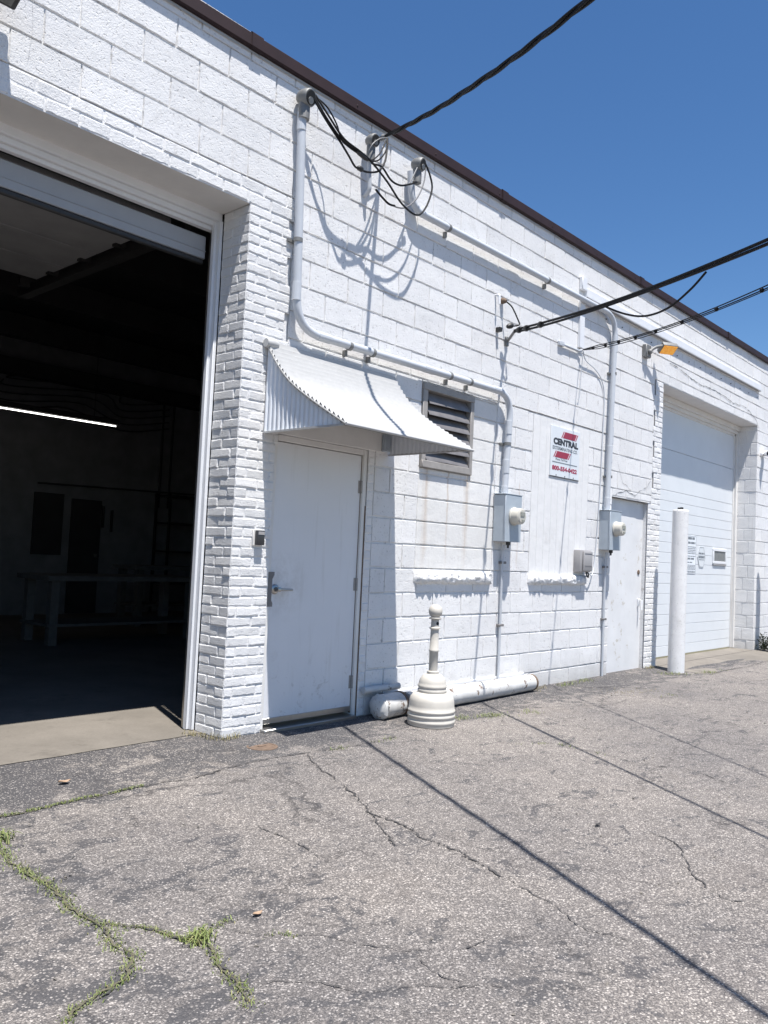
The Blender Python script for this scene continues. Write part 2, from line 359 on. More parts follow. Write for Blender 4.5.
# cracks
CR = {
'A': ([(1.2, -.72), (1.71, -.60), (1.84, -.61), (2.0, -.58), (2.19, -.59), (2.47, -.57), (2.71, -.62), (3.26, -.54), (3.5, -.56)], .012),
'B': ([(1.54, -1.0), (1.51, -1.13), (1.51, -1.31), (1.51, -1.53), (1.48, -1.73), (1.49, -1.89), (1.47, -2.0), (1.46, -2.14), (1.39, -2.24), (1.31, -2.28), (1.2, -2.29), (1.14, -2.35)], .014),
'C': ([(1.5, -1.88), (1.55, -1.95), (1.61, -2.07), (1.66, -2.19), (1.67, -2.24), (1.62, -2.38), (1.6, -2.51), (1.54, -2.61)], .013),
'C2': ([(1.66, -2.19), (1.78, -2.15), (1.85, -2.15)], .01),
'D': ([(3.61, -.61), (3.47, -.85), (3.37, -1.09), (3.25, -1.37), (3.07, -1.66), (3.07, -1.85), (2.99, -2.06), (3.0, -2.18), (2.96, -2.35), (2.9, -2.52), (2.88, -2.62)], .016),
'D2': ([(3.07, -1.66), (2.94, -1.87), (2.81, -2.05)], .012),
'E': ([(1.78, -2.19), (1.84, -2.29), (1.93, -2.38), (2.0, -2.47), (2.05, -2.58), (2.12, -2.7), (2.26, -2.82), (2.4, -2.83)], .007),
'F': ([(3.4, -.56), (3.56, -.57), (3.84, -.62), (4.19, -.65), (4.49, -.62)], .012),
'G': ([(3.93, -2.71), (3.9, -2.82), (3.85, -2.9), (3.58, -3.06), (3.43, -3.18), (3.38, -3.31), (3.48, -3.4)], .010),
'H': ([(1.64, -2.53), (1.76, -2.62), (1.85, -2.79), (1.99, -2.88), (2.19, -3.06)], .006),
'I': ([(2.52, -1.45), (2.52, -1.68), (2.47, -1.93)], .010),
'J': ([(5.09, -1.18), (5.25, -1.44), (5.23, -1.81), (5.19, -2.08), (5.31, -2.39), (5.13, -2.75)], .010),
'K': ([(2.1, -2.76), (2.08, -2.88), (2.11, -2.96)], .006),
'L': ([(5.7, -.5), (6.4, -.62), (7.1, -.95), (7.6, -.9), (8.3, -1.2)], .010),
'N': ([(7.9, -.35), (8.6, -.5), (9.2, -.45), (9.9, -.62)], .010),
'O': ([(10.2, -.70), (10.9, -.66), (11.6, -.70), (12.5, -.64), (13.6, -.68)], .018),
'Q': ([(2.88, -2.62), (2.80, -2.85), (2.72, -3.0), (2.75, -3.2)], .008),
}
def jag(pts, step=.014, amp=.013, seed=0):
    out = []
    for (a, b) in zip(pts, pts[1:]):
        a, b = Vector((*a, 0)), Vector((*b, 0)); n = max(2, int((b-a).length/step)); d = (b-a).normalized(); q = Vector((-d.y, d.x, 0))
        for i in range(n):
            p = a.lerp(b, i/n); p += q*amp*(noise.noise(Vector((p.x*9+seed, p.y*9, 0)))*1.5+noise.noise(Vector((p.x*40, p.y*40, seed))))
            out.append(p)
    out.append(Vector((*pts[-1], 0))); return out
g = MB()
for i, (k_, (pts, wd)) in enumerate(CR.items()):
    J = jag(pts, seed=i*7.3); L, R_ = [], []
    for j, p in enumerate(J):
        d = (J[min(j+1, len(J)-1)]-J[max(j-1, 0)]).normalized(); q = Vector((-d.y, d.x, 0))
        e = min(1, j/4, (len(J)-1-j)/4); ww = wd*.42*max(.05, e)*max(.0, .42+.9*noise.noise(p*11)+.9*noise.noise(p*47))+.0004
        z = gz(p.x, p.y)+.006*noise.noise(Vector((p.x*.8, p.y*.8, 0)))+.0045
        L.append((p+q*ww)+Vector((0, 0, z))); R_.append((p-q*ww)+Vector((0, 0, z)))
    g.quadgrid([L, R_], False)
    for p in J:                                     # crumbled edges
        for _ in range(2 if wd > .011 else 1):
            if random.random() < .45: continue
            q = p+Vector((random.gauss(0, wd*.75), random.gauss(0, wd*.75), 0)); rr_ = random.uniform(.0015, .0045)*(wd/.012)
            q.z = gz(q.x, q.y)+.006*noise.noise(Vector((q.x*.8, q.y*.8, 0)))+.0045; a0_ = random.uniform(0, 6.28)
            g.face([q+Vector((math.cos(a0_+i_*1.2566), math.sin(a0_+i_*1.2566), 0))*rr_*random.uniform(.5, 1.3) for i_ in range(5)])
struct(part('pavement_crack', g, 'crack'))

g = MB()
for key, w0, hi in (('B', .013, 12), ('C', .010, 8), ('A', .007, 6), ('C2', .008, 3)):
    J = jag(CR[key][0][:hi], seed=2.0 if key != 'B' else 1.0); L, R_ = [], []
    for j, p in enumerate(J):
        d = (J[min(j+1, len(J)-1)]-J[max(j-1, 0)]).normalized(); q = Vector((-d.y, d.x, 0)); e = min(1, j/5, (len(J)-1-j)/5)
        z = gz(p.x, p.y)+.006*noise.noise(Vector((p.x*.8, p.y*.8, 0)))+.0055
        L.append(p+q*w0*e*max(.1, .5+.8*noise.noise(p*16)+.4*noise.noise(p*60))*.6+Vector((0, 0, z))); R_.append(p-q*w0*e*max(.1, .5+.8*noise.noise(p*17+Vector((4, 0, 0)))+.4*noise.noise(p*55))*.6+Vector((0, 0, z)))
    g.quadgrid([L, R_], False)
struct(part('crack_soil', g, 'soil'))
def blade(g, p, h, wd, lean, ang):
    d = Vector((math.cos(ang), math.sin(ang), 0)); q = Vector((-d.y, d.x, 0)); p = Vector(p)
    a = p+d*lean*.35*h+Vector((0, 0, h*.6)); t = p+d*lean*h+Vector((0, 0, h*max(.15, 1-lean*.5)))
    g.face([p-q*wd, p+q*wd, a+q*wd*.7, a-q*wd*.7]); g.face([a-q*wd*.7, a+q*wd*.7, t])
def grass_along(g, pts, dens, spread, hmin, hmax, gapn=0.0, seed=0):
    J = jag(pts, .01, .013, seed)
    for p in J:
        m_ = noise.noise(Vector((p.x*7+seed*3, p.y*7, 2)))
        if m_ < gapn: continue
        for _ in range(dens if random.random() < .8 else dens//2):
            q = p+Vector((random.gauss(0, spread), random.gauss(0, spread), 0)); q.z = gz(q.x, q.y)
            blade(g, q, random.uniform(hmin, hmax), random.uniform(.0012, .0026), random.uniform(.3, 1.3), random.uniform(0, 6.283))
g = MB()
grass_along(g, CR['B'][0][:9], 10, .020, .006, .019, -.5, 1)
grass_along(g, CR['B'][0][8:], 7, .012, .006, .018, -.2, 1)
grass_along(g, CR['C'][0][:6], 9, .012, .006, .018, -.35, 2)
grass_along(g, CR['C'][0][5:], 8, .019, .006, .020, -.2, 2)
grass_along(g, CR['C2'][0], 4, .014, .008, .022, -.1, 3)
grass_along(g, CR['A'][0][:6], 7, .008, .006, .018, -.2, 4)
grass_along(g, CR['E'][0][:3], 3, .010, .006, .018, .0, 5)
grass_along(g, CR['F'][0][2:], 4, .025, .01, .03, .05, 6)
grass_along(g, [(5.35, -.48), (5.75, -.60), (6.15, -.70)], 8, .045, .010, .032, -.1, 7)
grass_along(g, [(7.5, -.9), (7.9, -.98), (8.3, -1.1)], 3, .05, .01, .03, .1, 8)
grass_along(g, [(7.6, -.12), (8.2, -.10), (8.5, -.09)], 3, .03, .012, .05, .0, 9)
grass_along(g, [(9.6, -.25), (10.2, -.62), (10.8, -.66)], 4, .05, .012, .05, .0, 10)
grass_along(g, [(4.9, -1.2), (5.25, -1.44), (5.23, -1.81)], 2, .02, .008, .02, .05, 12)
for _ in range(130):       # the fuller tuft where three cracks meet
    a = random.uniform(0, 6.28); blade(g, (1.665+random.gauss(0, .022), -2.20+random.gauss(0, .022), gz(1.6, -2.2)), random.uniform(.02, .055), .0025, random.uniform(.4, 1.2), a)
for _ in range(130):
    blade(g, (1.56+random.gauss(0, .04), -.90+random.gauss(0, .03), gz(1.6, -1)), random.uniform(.03, .07), .003, random.uniform(.4, 1.2), random.uniform(0, 6.28))
stuff(part('grass', g, 'grass'))
g = MB()
grass_along(g, [(3.36, .06), (3.41, -.03), (3.52, -.03)], 5, .025, .02, .07, -.3, 3)
grass_along(g, [(3.3, .26), (3.36, .1)], 4, .02, .015, .05, -.2, 4)
grass_along(g, [(9.9, -.03), (10.25, -.03)], 4, .03, .02, .07, -.2, 5)
grass_along(g, [(7.1, -.12), (7.5, -.06)], 3, .03, .01, .04, -.1, 6)
grass_along(g, [(7.0, -.45), (7.7, -.65), (8.4, -.8)], 3, .09, .008, .025, .0, 7)
stuff(part('dry_grass', g, 'dry'))
# loose grit
g = MB()
for _ in range(260):
    x, y = random.uniform(1, 8), random.uniform(-4, -.1)
    if _ > 160: x, y = random.uniform(3.4, 9.5), -abs(random.gauss(.05, .12))
    r = random.uniform(.003, .009); z = gz(x, y)
    c = Vector((x, y, z+r*.4)); pts = [c+Vector((random.uniform(-1, 1), random.uniform(-1, 1), random.uniform(-.5, .9))).normalized()*r for _k in range(6)]
    try:
        vs = [g.bm.verts.new(p) for p in pts]; bmesh.ops.convex_hull(g.bm, input=vs)
    except Exception: pass
stuff(part('loose_gravel', g, 'concrete'))

# ------------------------------------------------------------------ the warehouse
C = .2032
WH = thing('warehouse', 'long white painted block and brick warehouse with an open garage bay', 'building', (3.4, 0, GZ))
def clip(iv, holes):
    out = [iv]
    for h0, h1 in holes:
        nx = []
        for a, b in out:
            if h1 <= a or h0 >= b: nx.append((a, b)); continue
            if h0 > a: nx.append((a, h0))
            if h1 < b: nx.append((h1, b))
        out = nx
    return [(a, b) for a, b in out if b-a > .012]
def block(bm, u0, u1, v0, v1, fr, depth, inset, step=.055, jit=.0011, off=None):
    """one masonry unit with a wavering arris; fr maps (u, v, out) to the world"""
    off = random.uniform(-.0018, .0018) if off is None else off
    tl = (random.uniform(-.0012, .0012), random.uniform(-.0012, .0012))
    nu, nv = max(1, int((u1-u0)/step)), max(1, int((v1-v0)/step)); ring = []
    for i in range(nu): ring.append((u0+(u1-u0)*i/nu, v0, 0, 1))
    for i in range(nv): ring.append((u1, v0+(v1-v0)*i/nv, -1, 0))
    for i in range(nu): ring.append((u1-(u1-u0)*i/nu, v1, 0, -1))
    for i in range(nv): ring.append((u0, v1-(v1-v0)*i/nv, 1, 0))
    cu, cv = (u0+u1)/2, (v0+v1)/2; A, B, Cc = [], [], []
    for (u, v, a, b) in ring:
        corner = (abs(u-u0) < 1e-6 or abs(u-u1) < 1e-6) and (abs(v-v0) < 1e-6 or abs(v-v1) < 1e-6)
        su, sv = (1 if u < cu else -1), (1 if v < cv else -1)
        if corner: a, b = su, sv
        w1 = random.uniform(0, jit); w2 = inset*random.uniform(.6, 1.5); w3 = w2*.35
        o = off+tl[0]*(u-cu)/(u1-u0)*2+tl[1]*(v-cv)/(v1-v0)*2
        A.append(bm.verts.new(fr(u+a*w1, v+b*w1, -depth)))
        B.append(bm.verts.new(fr(u+a*(w1+w3), v+b*(w1+w3), o-depth*.35)))
        Cc.append(bm.verts.new(fr(u+a*(w1+w2), v+b*(w1+w2), o)))
    n = len(A)
    for X_, Y_ in ((A, B), (B, Cc)):
        for i in range(n):
            f = bm.faces.new((X_[i], X_[(i+1) % n], Y_[(i+1) % n], Y_[i])); f.smooth = False
    bm.faces.new(Cc)
front = lambda u, v, o: (u, -o, v)
NG = (-.26, 3.40, 3.658)          # near garage opening incl. its brick lintel course: x0, x1, top
FG = (10.26, 14.02, 3.535)
DR = (3.735, 4.70, 1.945)
D2 = (8.90, 9.90, 1.93)
LV = (5.335, 6.075, 1.885, 2.61)
W1 = (5.33, 6.47, 1.0, 2.62)
W2 = (7.12, 8.30, 1.0, 2.64)
def top(x): return 4.60+.0098*(x-4)
def row_holes(z0, z1):
    zc = (z0+z1)/2; h = []
    if zc < 3.658: h.append((NG[0], NG[1]))
    if zc < 3.658: h.append((3.40, 3.735 if zc < DR[2] else 3.80))
    if zc < DR[2]: h.append((DR[0], DR[1]+.075))
    if zc < D2[2]: h.append((D2[0], 10.26))
    elif zc < FG[2]: h.append((9.98, FG[1]))
    if zc < FG[2]: h.append((FG[0], FG[1]))
    if W2[2] < zc < W2[3]: h.append((W2[0], W2[1]))
    return h
wall, smooth_ = MB(), MB()
for k_ in range(-1, 23):
    z0, z1 = k_*C, (k_+1)*C
    cuts = [z0, z1]
    for e in (DR[2], D2[2], FG[2], W1[2], W1[3], W2[3], W2[2], LV[2], LV[3], 3.658):
        if z0+.02 < e < z1-.02: cuts.append(e)
    cuts = sorted(set(cuts))
    def ivs(za, zb):
        zc = (za+zb)/2; iv = clip((-4, 20), row_holes(za, zb)); sm = []
        if W1[2] < zc < W1[3]:
            iv = [q for a in iv for q in clip(a, [(W1[0], W1[1])])]
            sm = clip((W1[0], W1[1]), [(LV[0], LV[1])] if zc > LV[2] else [])
        return iv, sm
    def inter(A, B): return [(max(a, c), min(b, d)) for a, b in A for c, d in B if min(b, d)-max(a, c) > .012]
    subs = [(za, zb)+ivs(za, zb) for za, zb in zip(cuts, cuts[1:])]
    fw, fs = subs[0][2], subs[0][3]
    for q in subs[1:]: fw, fs = inter(fw, q[2]), inter(fs, q[3])
    jobs = [(z0, z1, [(a, b, wall, 0) for a, b in fw]+[(a, b, smooth_, .006) for a, b in fs])]
    if len(subs) > 1:
        for za, zb, iw, is_ in subs:
            ew = [q for a in iw for q in clip(a, fw)]; es = [q for a in is_ for q in clip(a, fs)]
            jobs.append((za, zb, [(a, b, wall, 0) for a, b in ew]+[(a, b, smooth_, .006) for a, b in es]))
    for za, zb, segs in jobs:
        for a, b, mbx, rec in segs:
            o0 = 3.13-.2032*(k_ % 2 == 0)+(.03 if k_ % 3 == 0 else 0)
            i0 = math.floor((a-o0)/.4064); x = a; j = i0+1
            zt = zb if k_ < 22 else None
            fr = (lambda u, v, o, r=rec: (u, r-o, v))
            mbx.face([(a, rec+.0118, za), (b, rec+.0118, za), (b, rec+.0118, zb), (a, rec+.0118, zb)])
            while x < b-1e-4:
                nx = o0+j*.4064+random.uniform(-.004, .004) if mbx is wall else b; j += 1
                if nx-x < .06: continue
                if b-nx < .06: nx = b
                nx = min(nx, b)
                gl, gr, gb, gt = [random.choice((.0006, .0014, .0026)) for _ in range(2)]+[random.choice((.0024, .004, .006)) for _ in range(2)]
                if random.random() < .2: gl = .0006
                v1 = zb-gt
                if k_ == 22: v1 = min(zb, top(x))-.002+.05
                block(mbx.bm, x+gl, nx-gr, za+gb, v1, fr, .013, .0045, .045, .0026)
                x = nx
part('block_wall', wall, 'block', WH, sharp=0); part('window_infill', smooth_, 'smooth_block', WH, sharp=0, label='smooth blocked-up window opening below the louvered vent')
# brickwork: pier, lintel course, quoins
bk = MB(); bh = C/3
def bricks(x0f, x1f, z0, z1, fr, bl=.2032, hb=None, back=True, depth=.0065):
    hb = hb or bh; n = int(round((z1-z0)/hb)); hb = (z1-z0)/n
    for i in range(n):
        za, zb = z0+i*hb, z0+(i+1)*hb; a, b = x0f(i), x1f(i); x = a-(bl/2 if i % 2 else 0)-random.uniform(0, .03)
        bk.face([fr(a, za, -.0052), fr(b, za, -.0052), fr(b, zb, -.0052), fr(a, zb, -.0052)])
        while x < b-1e-4:
            nx = x+bl+random.uniform(-.008, .008); p, q = max(a, x), min(b, nx)
            if b-q < .035: q = b; nx = b
            if q-p > .03 and nx > a+.03:
                block(bk.bm, p+(.0035 if p > a else 0), q-(.0035 if q < b else 0), za+random.uniform(.0016, .0036), zb-random.uniform(.0016, .0036), fr, depth, .0065, .03, .0032, random.uniform(-.003, .003))
            x = nx
bricks(lambda i: 3.40, lambda i: (3.735 if -.1524+(i+.5)*bh < DR[2] else 3.80-(.0 if (i//3) % 2 else .045)), -.1524-bh, 3.49, front)
part('brick_pier', bk, 'brick', WH, sharp=0); bk = MB()
bricks(lambda i: NG[0]-.2, lambda i: 3.80, 3.49, 3.658, front, hb=.084)
part('brick_lintel', bk, 'brick', WH, sharp=0); bk = MB()
rev = lambda u, v, o: (3.40-o, u, v)
bricks(lambda i: .0, lambda i: .30, -.1524-bh, 3.49, rev)
part('brick_reveal', bk, 'brick', WH, sharp=0); bk = MB()
bricks(lambda i: DR[1], lambda i: DR[1]+.075, -.1524-bh, DR[2]+.02, front)
part('brick_jamb', bk, 'brick', WH, sharp=0); bk = MB()
bricks(lambda i: 9.893, lambda i: 10.26, -.1524-bh, D2[2], front)
bricks(lambda i: 9.985+(.05 if (i//3) % 2 else 0), lambda i: 10.26, D2[2], FG[2], front)
part('brick_jamb', bk, 'brick', WH, sharp=0)
# backing wall, reveals, roof, other sides
b = MB()
T = .30
def bx(mb, *a, **k): mb.box(*a, **k)
for (x0, x1, z0, z1) in ((-4, NG[0], -.3, 4.5), (NG[0], 3.405, 3.60, 4.5), (3.41, FG[0]-.02, -.3, 4.5), (FG[0]-.02, FG[1]+.02, 3.60, 4.5), (FG[1]+.02, 20, -.3, 4.5)):
    if x0 == 3.41:
        for (q0, q1, r0, r1, y0) in ((3.41, DR[0], -.3, 4.5, .02), (DR[0], DR[1], DR[2], 4.5, .02), (DR[0], DR[1], -.3, DR[2], .12), (DR[1], LV[0], -.3, 4.5, .02), (LV[0], LV[1], -.3, LV[2], .02), (LV[0], LV[1], LV[3], 4.5, .02), (LV[0], LV[1], LV[2], LV[3], .14), (LV[1], D2[0], -.3, 4.5, .02), (D2[0], D2[1], D2[2], 4.5, .02), (D2[0], D2[1], -.3, D2[2], .12), (D2[1], FG[0]-.02, -.3, 4.5, .02)):
            bx(b, (q0, y0, r0), (q1, T, r1))
    else: bx(b, (x0, .02, z0), (x1, T, z1))
bx(b, (-4, T, -.3), (-3.8, 12, 4.4)); bx(b, (19.8, T, -.3), (20, 12, 4.4)); bx(b, (-4, 12, -.3), (20, 12.2, 4.5))
part('inner_wall', b, 'block', WH)
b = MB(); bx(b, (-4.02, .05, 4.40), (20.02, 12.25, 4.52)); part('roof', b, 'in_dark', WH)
# near garage: soffit and interior reveals
b = MB()
bx(b, (NG[0], .006, 3.487), (3.40, .315, 3.60)); part('door_soffit', b, 'trim_white', WH)
b = MB()
for i, (y0, y1, z0, z1) in enumerate(((.315, .345, 3.43, 3.55), (.345, .375, 3.395, 3.55), (.375, .42, 3.37, 3.55))):
    bx(b, (NG[0], y0, z0), (3.40-.001*i, y1-.001, z1), bev=.003)
for y0, y1, x in ((.30, .335, 3.372), (.335, .372, 3.352), ):
    bx(b, (x, y0, GZ+.01), (3.398, y1-.001, 3.43), bev=.003)
part('door_frame', b, 'white', WH)
b = MB(); bx(b, (3.385, .372, GZ), (3.42, .44, 3.4), bev=.004); part('door_track', b, 'steel', WH)
# left reveal of near garage
b = MB(); bx(b, (NG[0]-.1, .007, GZ-.1), (NG[0], T, 3.487)); part('left_jamb', b, 'block', WH)
# raised overhead door
OD = MB(); bx(OD, (NG[0]+.03, .43, 3.17), (3.352, .47, 3.335), bev=.006)
bx(OD, (NG[0]+.03, .425, 3.225), (3.352, .43, 3.229))
od = part('overhead_door', OD, 'band', WH, label='raised grey sectional garage door rolled up under the roof')
b = MB(); bx(b, (NG[0]+.04, .435, 3.13), (3.345, .465, 3.17), bev=.01); part('bottom_seal', b, 'dark', od)
b = MB()
for i in range(4): bx(b, (NG[0]+.05, .62+i*.53, 3.42), (3.18, 1.135+i*.53, 3.46), bev=.006)
part('door_panel', b, 'in_panel', od)
b = MB()
for x in (3.22, ):
    bx(b, (x, .5, 3.36), (x+.05, 3.2, 3.44)); bx(b, (x+.05, .5, 3.36), (x+.09, 3.2, 3.38))
    for y in (.75, 1.3, 1.85, 2.4, 2.95): bx(b, (x-.09, y, 3.40), (x+.03, y+.05, 3.49))
part('ceiling_track', b, 'dark', od)
# interior
b = MB(); b.quadgrid([[(-3.8+i*.07, .20+.02*noise.noise(Vector((i*.21, 0, 0))), GZ+.004) for i in range(198)], [(-3.8+i*.07, .32, GZ+.006) for i in range(198)], [(-3.8+i*.07, 9.1, GZ+.008) for i in range(198)]]); struct(part('interior_floor', b, 'floor_conc'))
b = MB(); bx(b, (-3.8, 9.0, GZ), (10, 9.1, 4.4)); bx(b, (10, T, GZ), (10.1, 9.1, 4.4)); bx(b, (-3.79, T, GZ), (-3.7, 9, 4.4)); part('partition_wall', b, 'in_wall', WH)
b = MB()
for (x0, x1, z0, z1) in ((6.17, 6.68, .86, 1.9),): bx(b, (x0, 8.96, z0), (x1, 8.999, z1))
part('interior_window', b, 'in_dark', WH)
b = MB(); bx(b, (6.83, 8.96, GZ+.02), (7.38, 8.999, 1.84)); idr = part('interior_door', b, 'in_dark', WH)
b = MB(); bx(b, (7.28, 8.94, .84), (7.33, 8.96, .9)); part('handle', b, 'steel', idr)
b = MB()
for x, z0, z1 in ((7.43, 1.37, 1.75), (7.60, 1.30, 1.69)): bx(b, (x-.02, 8.97, z0), (x+.02, 8.999, z1))
part('wall_rack', b, 'in_dark', WH)
b = MB()
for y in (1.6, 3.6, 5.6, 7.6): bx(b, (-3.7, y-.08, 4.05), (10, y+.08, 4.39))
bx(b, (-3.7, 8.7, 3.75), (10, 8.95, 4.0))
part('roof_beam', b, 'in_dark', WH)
b = MB()
for q in range(5):
    z = 3.3+q*.12; b.tube(smooth_path([(4.6+q*.3, 8.9, z), (5.6, 8.85, z-.1), (6.6+q*.2, 8.9, z+.06), (7.6, 8.85, z-.18), (8.6, 8.9, z)]), .012, 5)
b.tube([(8.5, 8.93, 1.8), (8.5, 8.93, 3.9)], .02, 6); b.tube([(8.7, 8.93, 1.8), (8.72, 8.93, 3.9)], .02, 6)
b.tube([(6.2, 8.95, 2.05), (9.6, 8.95, 2.12)], .015, 6)
part('interior_wiring', b, 'in_dark', WH)
# coping
b = MB(); prof = [(.02, -.055), (-.034, -.055), (-.042, -.046), (-.037, .039), (-.030, .046), (.45, .058), (.45, .03)]
segs = [-4.05]+[.3+3.05*i for i in range(7)]
for a, c in zip(segs, segs[1:]):
    rows = []
    n = 6
    for i in range(n+1):
        x = a+.004+(c-a-.004)*i/n; wv = .004*noise.noise(Vector((x*1.3, 0, 0)))
        rows.append([(x, y+wv, top(x)+z+wv) for y, z in prof])
    b.quadgrid(rows, False)
for s_ in segs[1:-1]:      # lapped joint covers
    rows = [[(s_+dx, y-.006 if y < 0 else y, top(s_)+z+(.006 if z > 0 else -.004)) for y, z in prof[:-1]] for dx in (-.05, .05)]
    b.quadgrid(rows, False)
for i in range(24):
    x = -3.5+i*.98; b.lathe([(.008, 0), (.008, .004), (.003, .008)], (x, -.038, top(x)-.015), (0, -1, 0), 8)
part('roof_coping', b, 'coping', WH)
b = MB()
rows = [[(x, -.004, top(x)-.055), (x, -.006, top(x)-.078+.012*noise.noise(Vector((x*3, 1, 0))))] for x in [-4+i*.1 for i in range(240)]]
rows = [[(x, -.0035, top(x)-.04), (x, -.010, top(x)-.075+.03*max(0, noise.noise(Vector((x*1.4, 1, 0)))))] for x in [-4+i*.1 for i in range(240)]]
b.quadgrid(rows, False); part('coping_flashing', b, 'pipe_white', WH)
# window sills: rough mortar ledges
for (x0, x1) in ((5.32, 6.455), (7.115, 8.30)):
    b = MB(); nx_, nz = 70, 9; rows = []
    for j in range(nz+1):
        t = j/nz; r = []
        for i in range(nx_+1):
            x = x0+(x1-x0)*i/nx_; e = min(1, i/2, (nx_-i)/2)
            n_ = noise.noise(Vector((x*26, t*4, 3)))*.018+noise.noise(Vector((x*70, t*9, 8)))*.020
            z = .885+(1-t)*.118+(noise.noise(Vector((x*34, 2, t)))*.018 if j in (nz, nz-1) else 0)
            y = -(.046*math.sin(math.pi*min(1, (t*.86+.14)))**.6*(.7+.5*t)+n_)*e
            if j == 0 or j == nz: y = .012
            r.append((x, y, z))
        rows.append(r)
    b.quadgrid(rows); part('window_sill', b, 'block', WH, label='rough crumbling mortar sill', sharp=80)
# second window: painted panel
b = MB(); bx(b, (W2[0], .004, W2[2]), (W2[1], .02, W2[3]))
nb = 9
for i in range(nb):
    x0 = W2[0]+(W2[1]-W2[0])*i/nb; x1 = W2[0]+(W2[1]-W2[0])*(i+1)/nb
    bx(b, (x0+.0012, -.0005, W2[2]+.0), (x1-.0012, .0035, W2[3]-.012))
part('window_panel', b, 'panel', WH, label='flat painted board panel filling a window opening')
# louver vent
LVo = MB()
x0, x1, z0, z1 = LV
for (a, c) in (((x0, -.018, z1-.055), (x1, .05, z1)), ((x0, -.03, z0), (x1-.06, .05, z0+.06)), ((x0, -.014, z0+.06), (x0+.062, .05, z1-.055)), ((x1-.050, -.014, z0+.0), (x1, .05, z1-.055))): bx(LVo, a, c, bev=.004)
lv = part('louver_vent', LVo, 'louver_frame', WH, label='weathered metal louver with bent slats in a blocked window')
n = 6
for i in range(n):
    b = MB(); zc = z0+.06+(z1-z0-.115)*(i+.5)/n; h = .062; tw = random.uniform(-.012, .012)+(.0 if i != n-1 else .02)
    rows = []
    for t, (y, dz) in enumerate(((.055, h), (.05, h*.9), (-.012, -h*.65), (-.014, -h*.85), (-.004, -h*.85))):
        rows.append([(x0+.076+(x1-x0-.132)*u, y+.006*math.sin(u*3+i), zc+dz+tw*(u-.5)+(.012*math.sin(u*math.pi) if i == 0 else 0)) for u in (0, .25, .5, .75, 1)])
    b.quadgrid(rows, False); part('slat', b, 'louver', lv)
b = MB(); bx(b, (x0+.05, .09, z0+.02), (x1-.04, .1, z1-.02)); part('vent_back', b, 'in_dark', lv)
# lintel line above panel window, chipped plaster edge
b = MB(); b.tube([(6.55+i*.05, -.001+.003*noise.noise(Vector((i*.7, 0, 0))), 2.648+.004*noise.noise(Vector((i*.5, 3, 0)))) for i in range(44)], .004, 5); part('lintel_edge', b, 'louver_frame', WH)
# concrete lintel below the first course above far door: cracks (thin raised edges)
b = MB()
def wall_crack(pts, r=.005):
    b = MB(); P_ = []
    for (a, c) in zip(pts, pts[1:]):
        a, c = Vector((a[0], 0, a[1])), Vector((c[0], 0, c[1])); n_ = max(2, int((c-a).length/.04))
        for i in range(n_):
            p = a.lerp(c, i/n_); p += Vector((0, 0, .025*noise.noise(p*9))); P_.append(p)
    P_.append(Vector((pts[-1][0], 0, pts[-1][1]))); L, R_ = [], []
    for i, p in enumerate(P_):
        ww = r*max(.2, .6+noise.noise(p*20)); L.append((p.x, -.0042, p.z+ww)); R_.append((p.x, -.0042, p.z-ww))
    b.quadgrid([L, R_], False); part('wall_crack', b, 'graywire', WH)
wall_crack([(10.42, 3.84), (10.9, 3.80), (11.5, 3.74), (12.1, 3.77), (12.7, 3.72), (13.4, 3.74), (13.9, 3.62), (14.05, 3.5)], .007)
wall_crack([(8.98, 1.965), (9.25, 2.03), (9.5, 1.99), (9.85, 2.14), (10.0, 2.3)], .006)
wall_crack([(9.0, 2.35), (9.15, 2.12), (9.4, 2.05)], .004)
wall_crack([(1.84, 4.05), (1.85, 3.9), (1.835, 3.72)], .006)
# entry door
b = MB()
fx0, fx1, fz = DR[0], DR[1], DR[2]
bx(b, (fx0, .010, GZ), (fx0+.03, .12, fz), bev=.004); bx(b, (fx1-.045, .010, GZ), (fx1, .12, fz), bev=.004); bx(b, (fx0+.03, .012, fz-.045), (fx1-.045, .12, fz), bev=.004)
part('entry_door_frame', b, 'trim_white', WH)
b = MB(); bx(b, (fx0+.033, .030, GZ+.045), (fx1-.048, .075, fz-.05), bev=.003)
ed = part('entry_door', b, 'door_white', WH, label='plain white steel entry door under the awning')
b = MB(); bx(b, (fx0+.035, .024, GZ+.045), (fx1-.05, .0295, GZ+.085), bev=.002); part('door_sweep', b, 'steel', ed)
b = MB()
pts = [(.0, .965), (.055, .965), (.055, .945), (.038, .915), (.036, .765), (.048, .745), (.048, .72), (.0, .72)]
f_ = [(fx0+.006+u, .008, z) for u, z in pts]; b_ = [(fx0+.006+u, .0145, z) for u, z in pts]
b.face(f_); b.face(b_[::-1])
for i in range(len(f_)): b.face([f_[i], b_[i], b_[(i+1) % 8], f_[(i+1) % 8]])
part('latch_guard', b, 'louver', ed)
b = MB(); hx, hz = fx0+.085, .842
b.lathe([(.036, 0), (.036, .006), (.030, .012), (.017, .014), (.014, .045), (.016, .05), (.016, .06), (.006, .064)], (hx, .030, hz), (0, -1, 0), 24)
b.tube(smooth_path([(hx, -.022, hz), (hx+.03, -.024, hz), (hx+.08, -.024, hz-.001), (hx+.125, -.020, hz-.002)]), .009, 10); part('door_handle', b, 'steel', ed)
for hz_ in (1.647, .88, .121):
    b = MB(); b.tube([(fx1-.046, .022, hz_-.05), (fx1-.046, .022, hz_+.05)], .010, 10); bx(b, (fx1-.075, .0275, hz_-.05), (fx1-.046, .0298, hz_+.05)); part('hinge', b, 'louver_frame', ed)
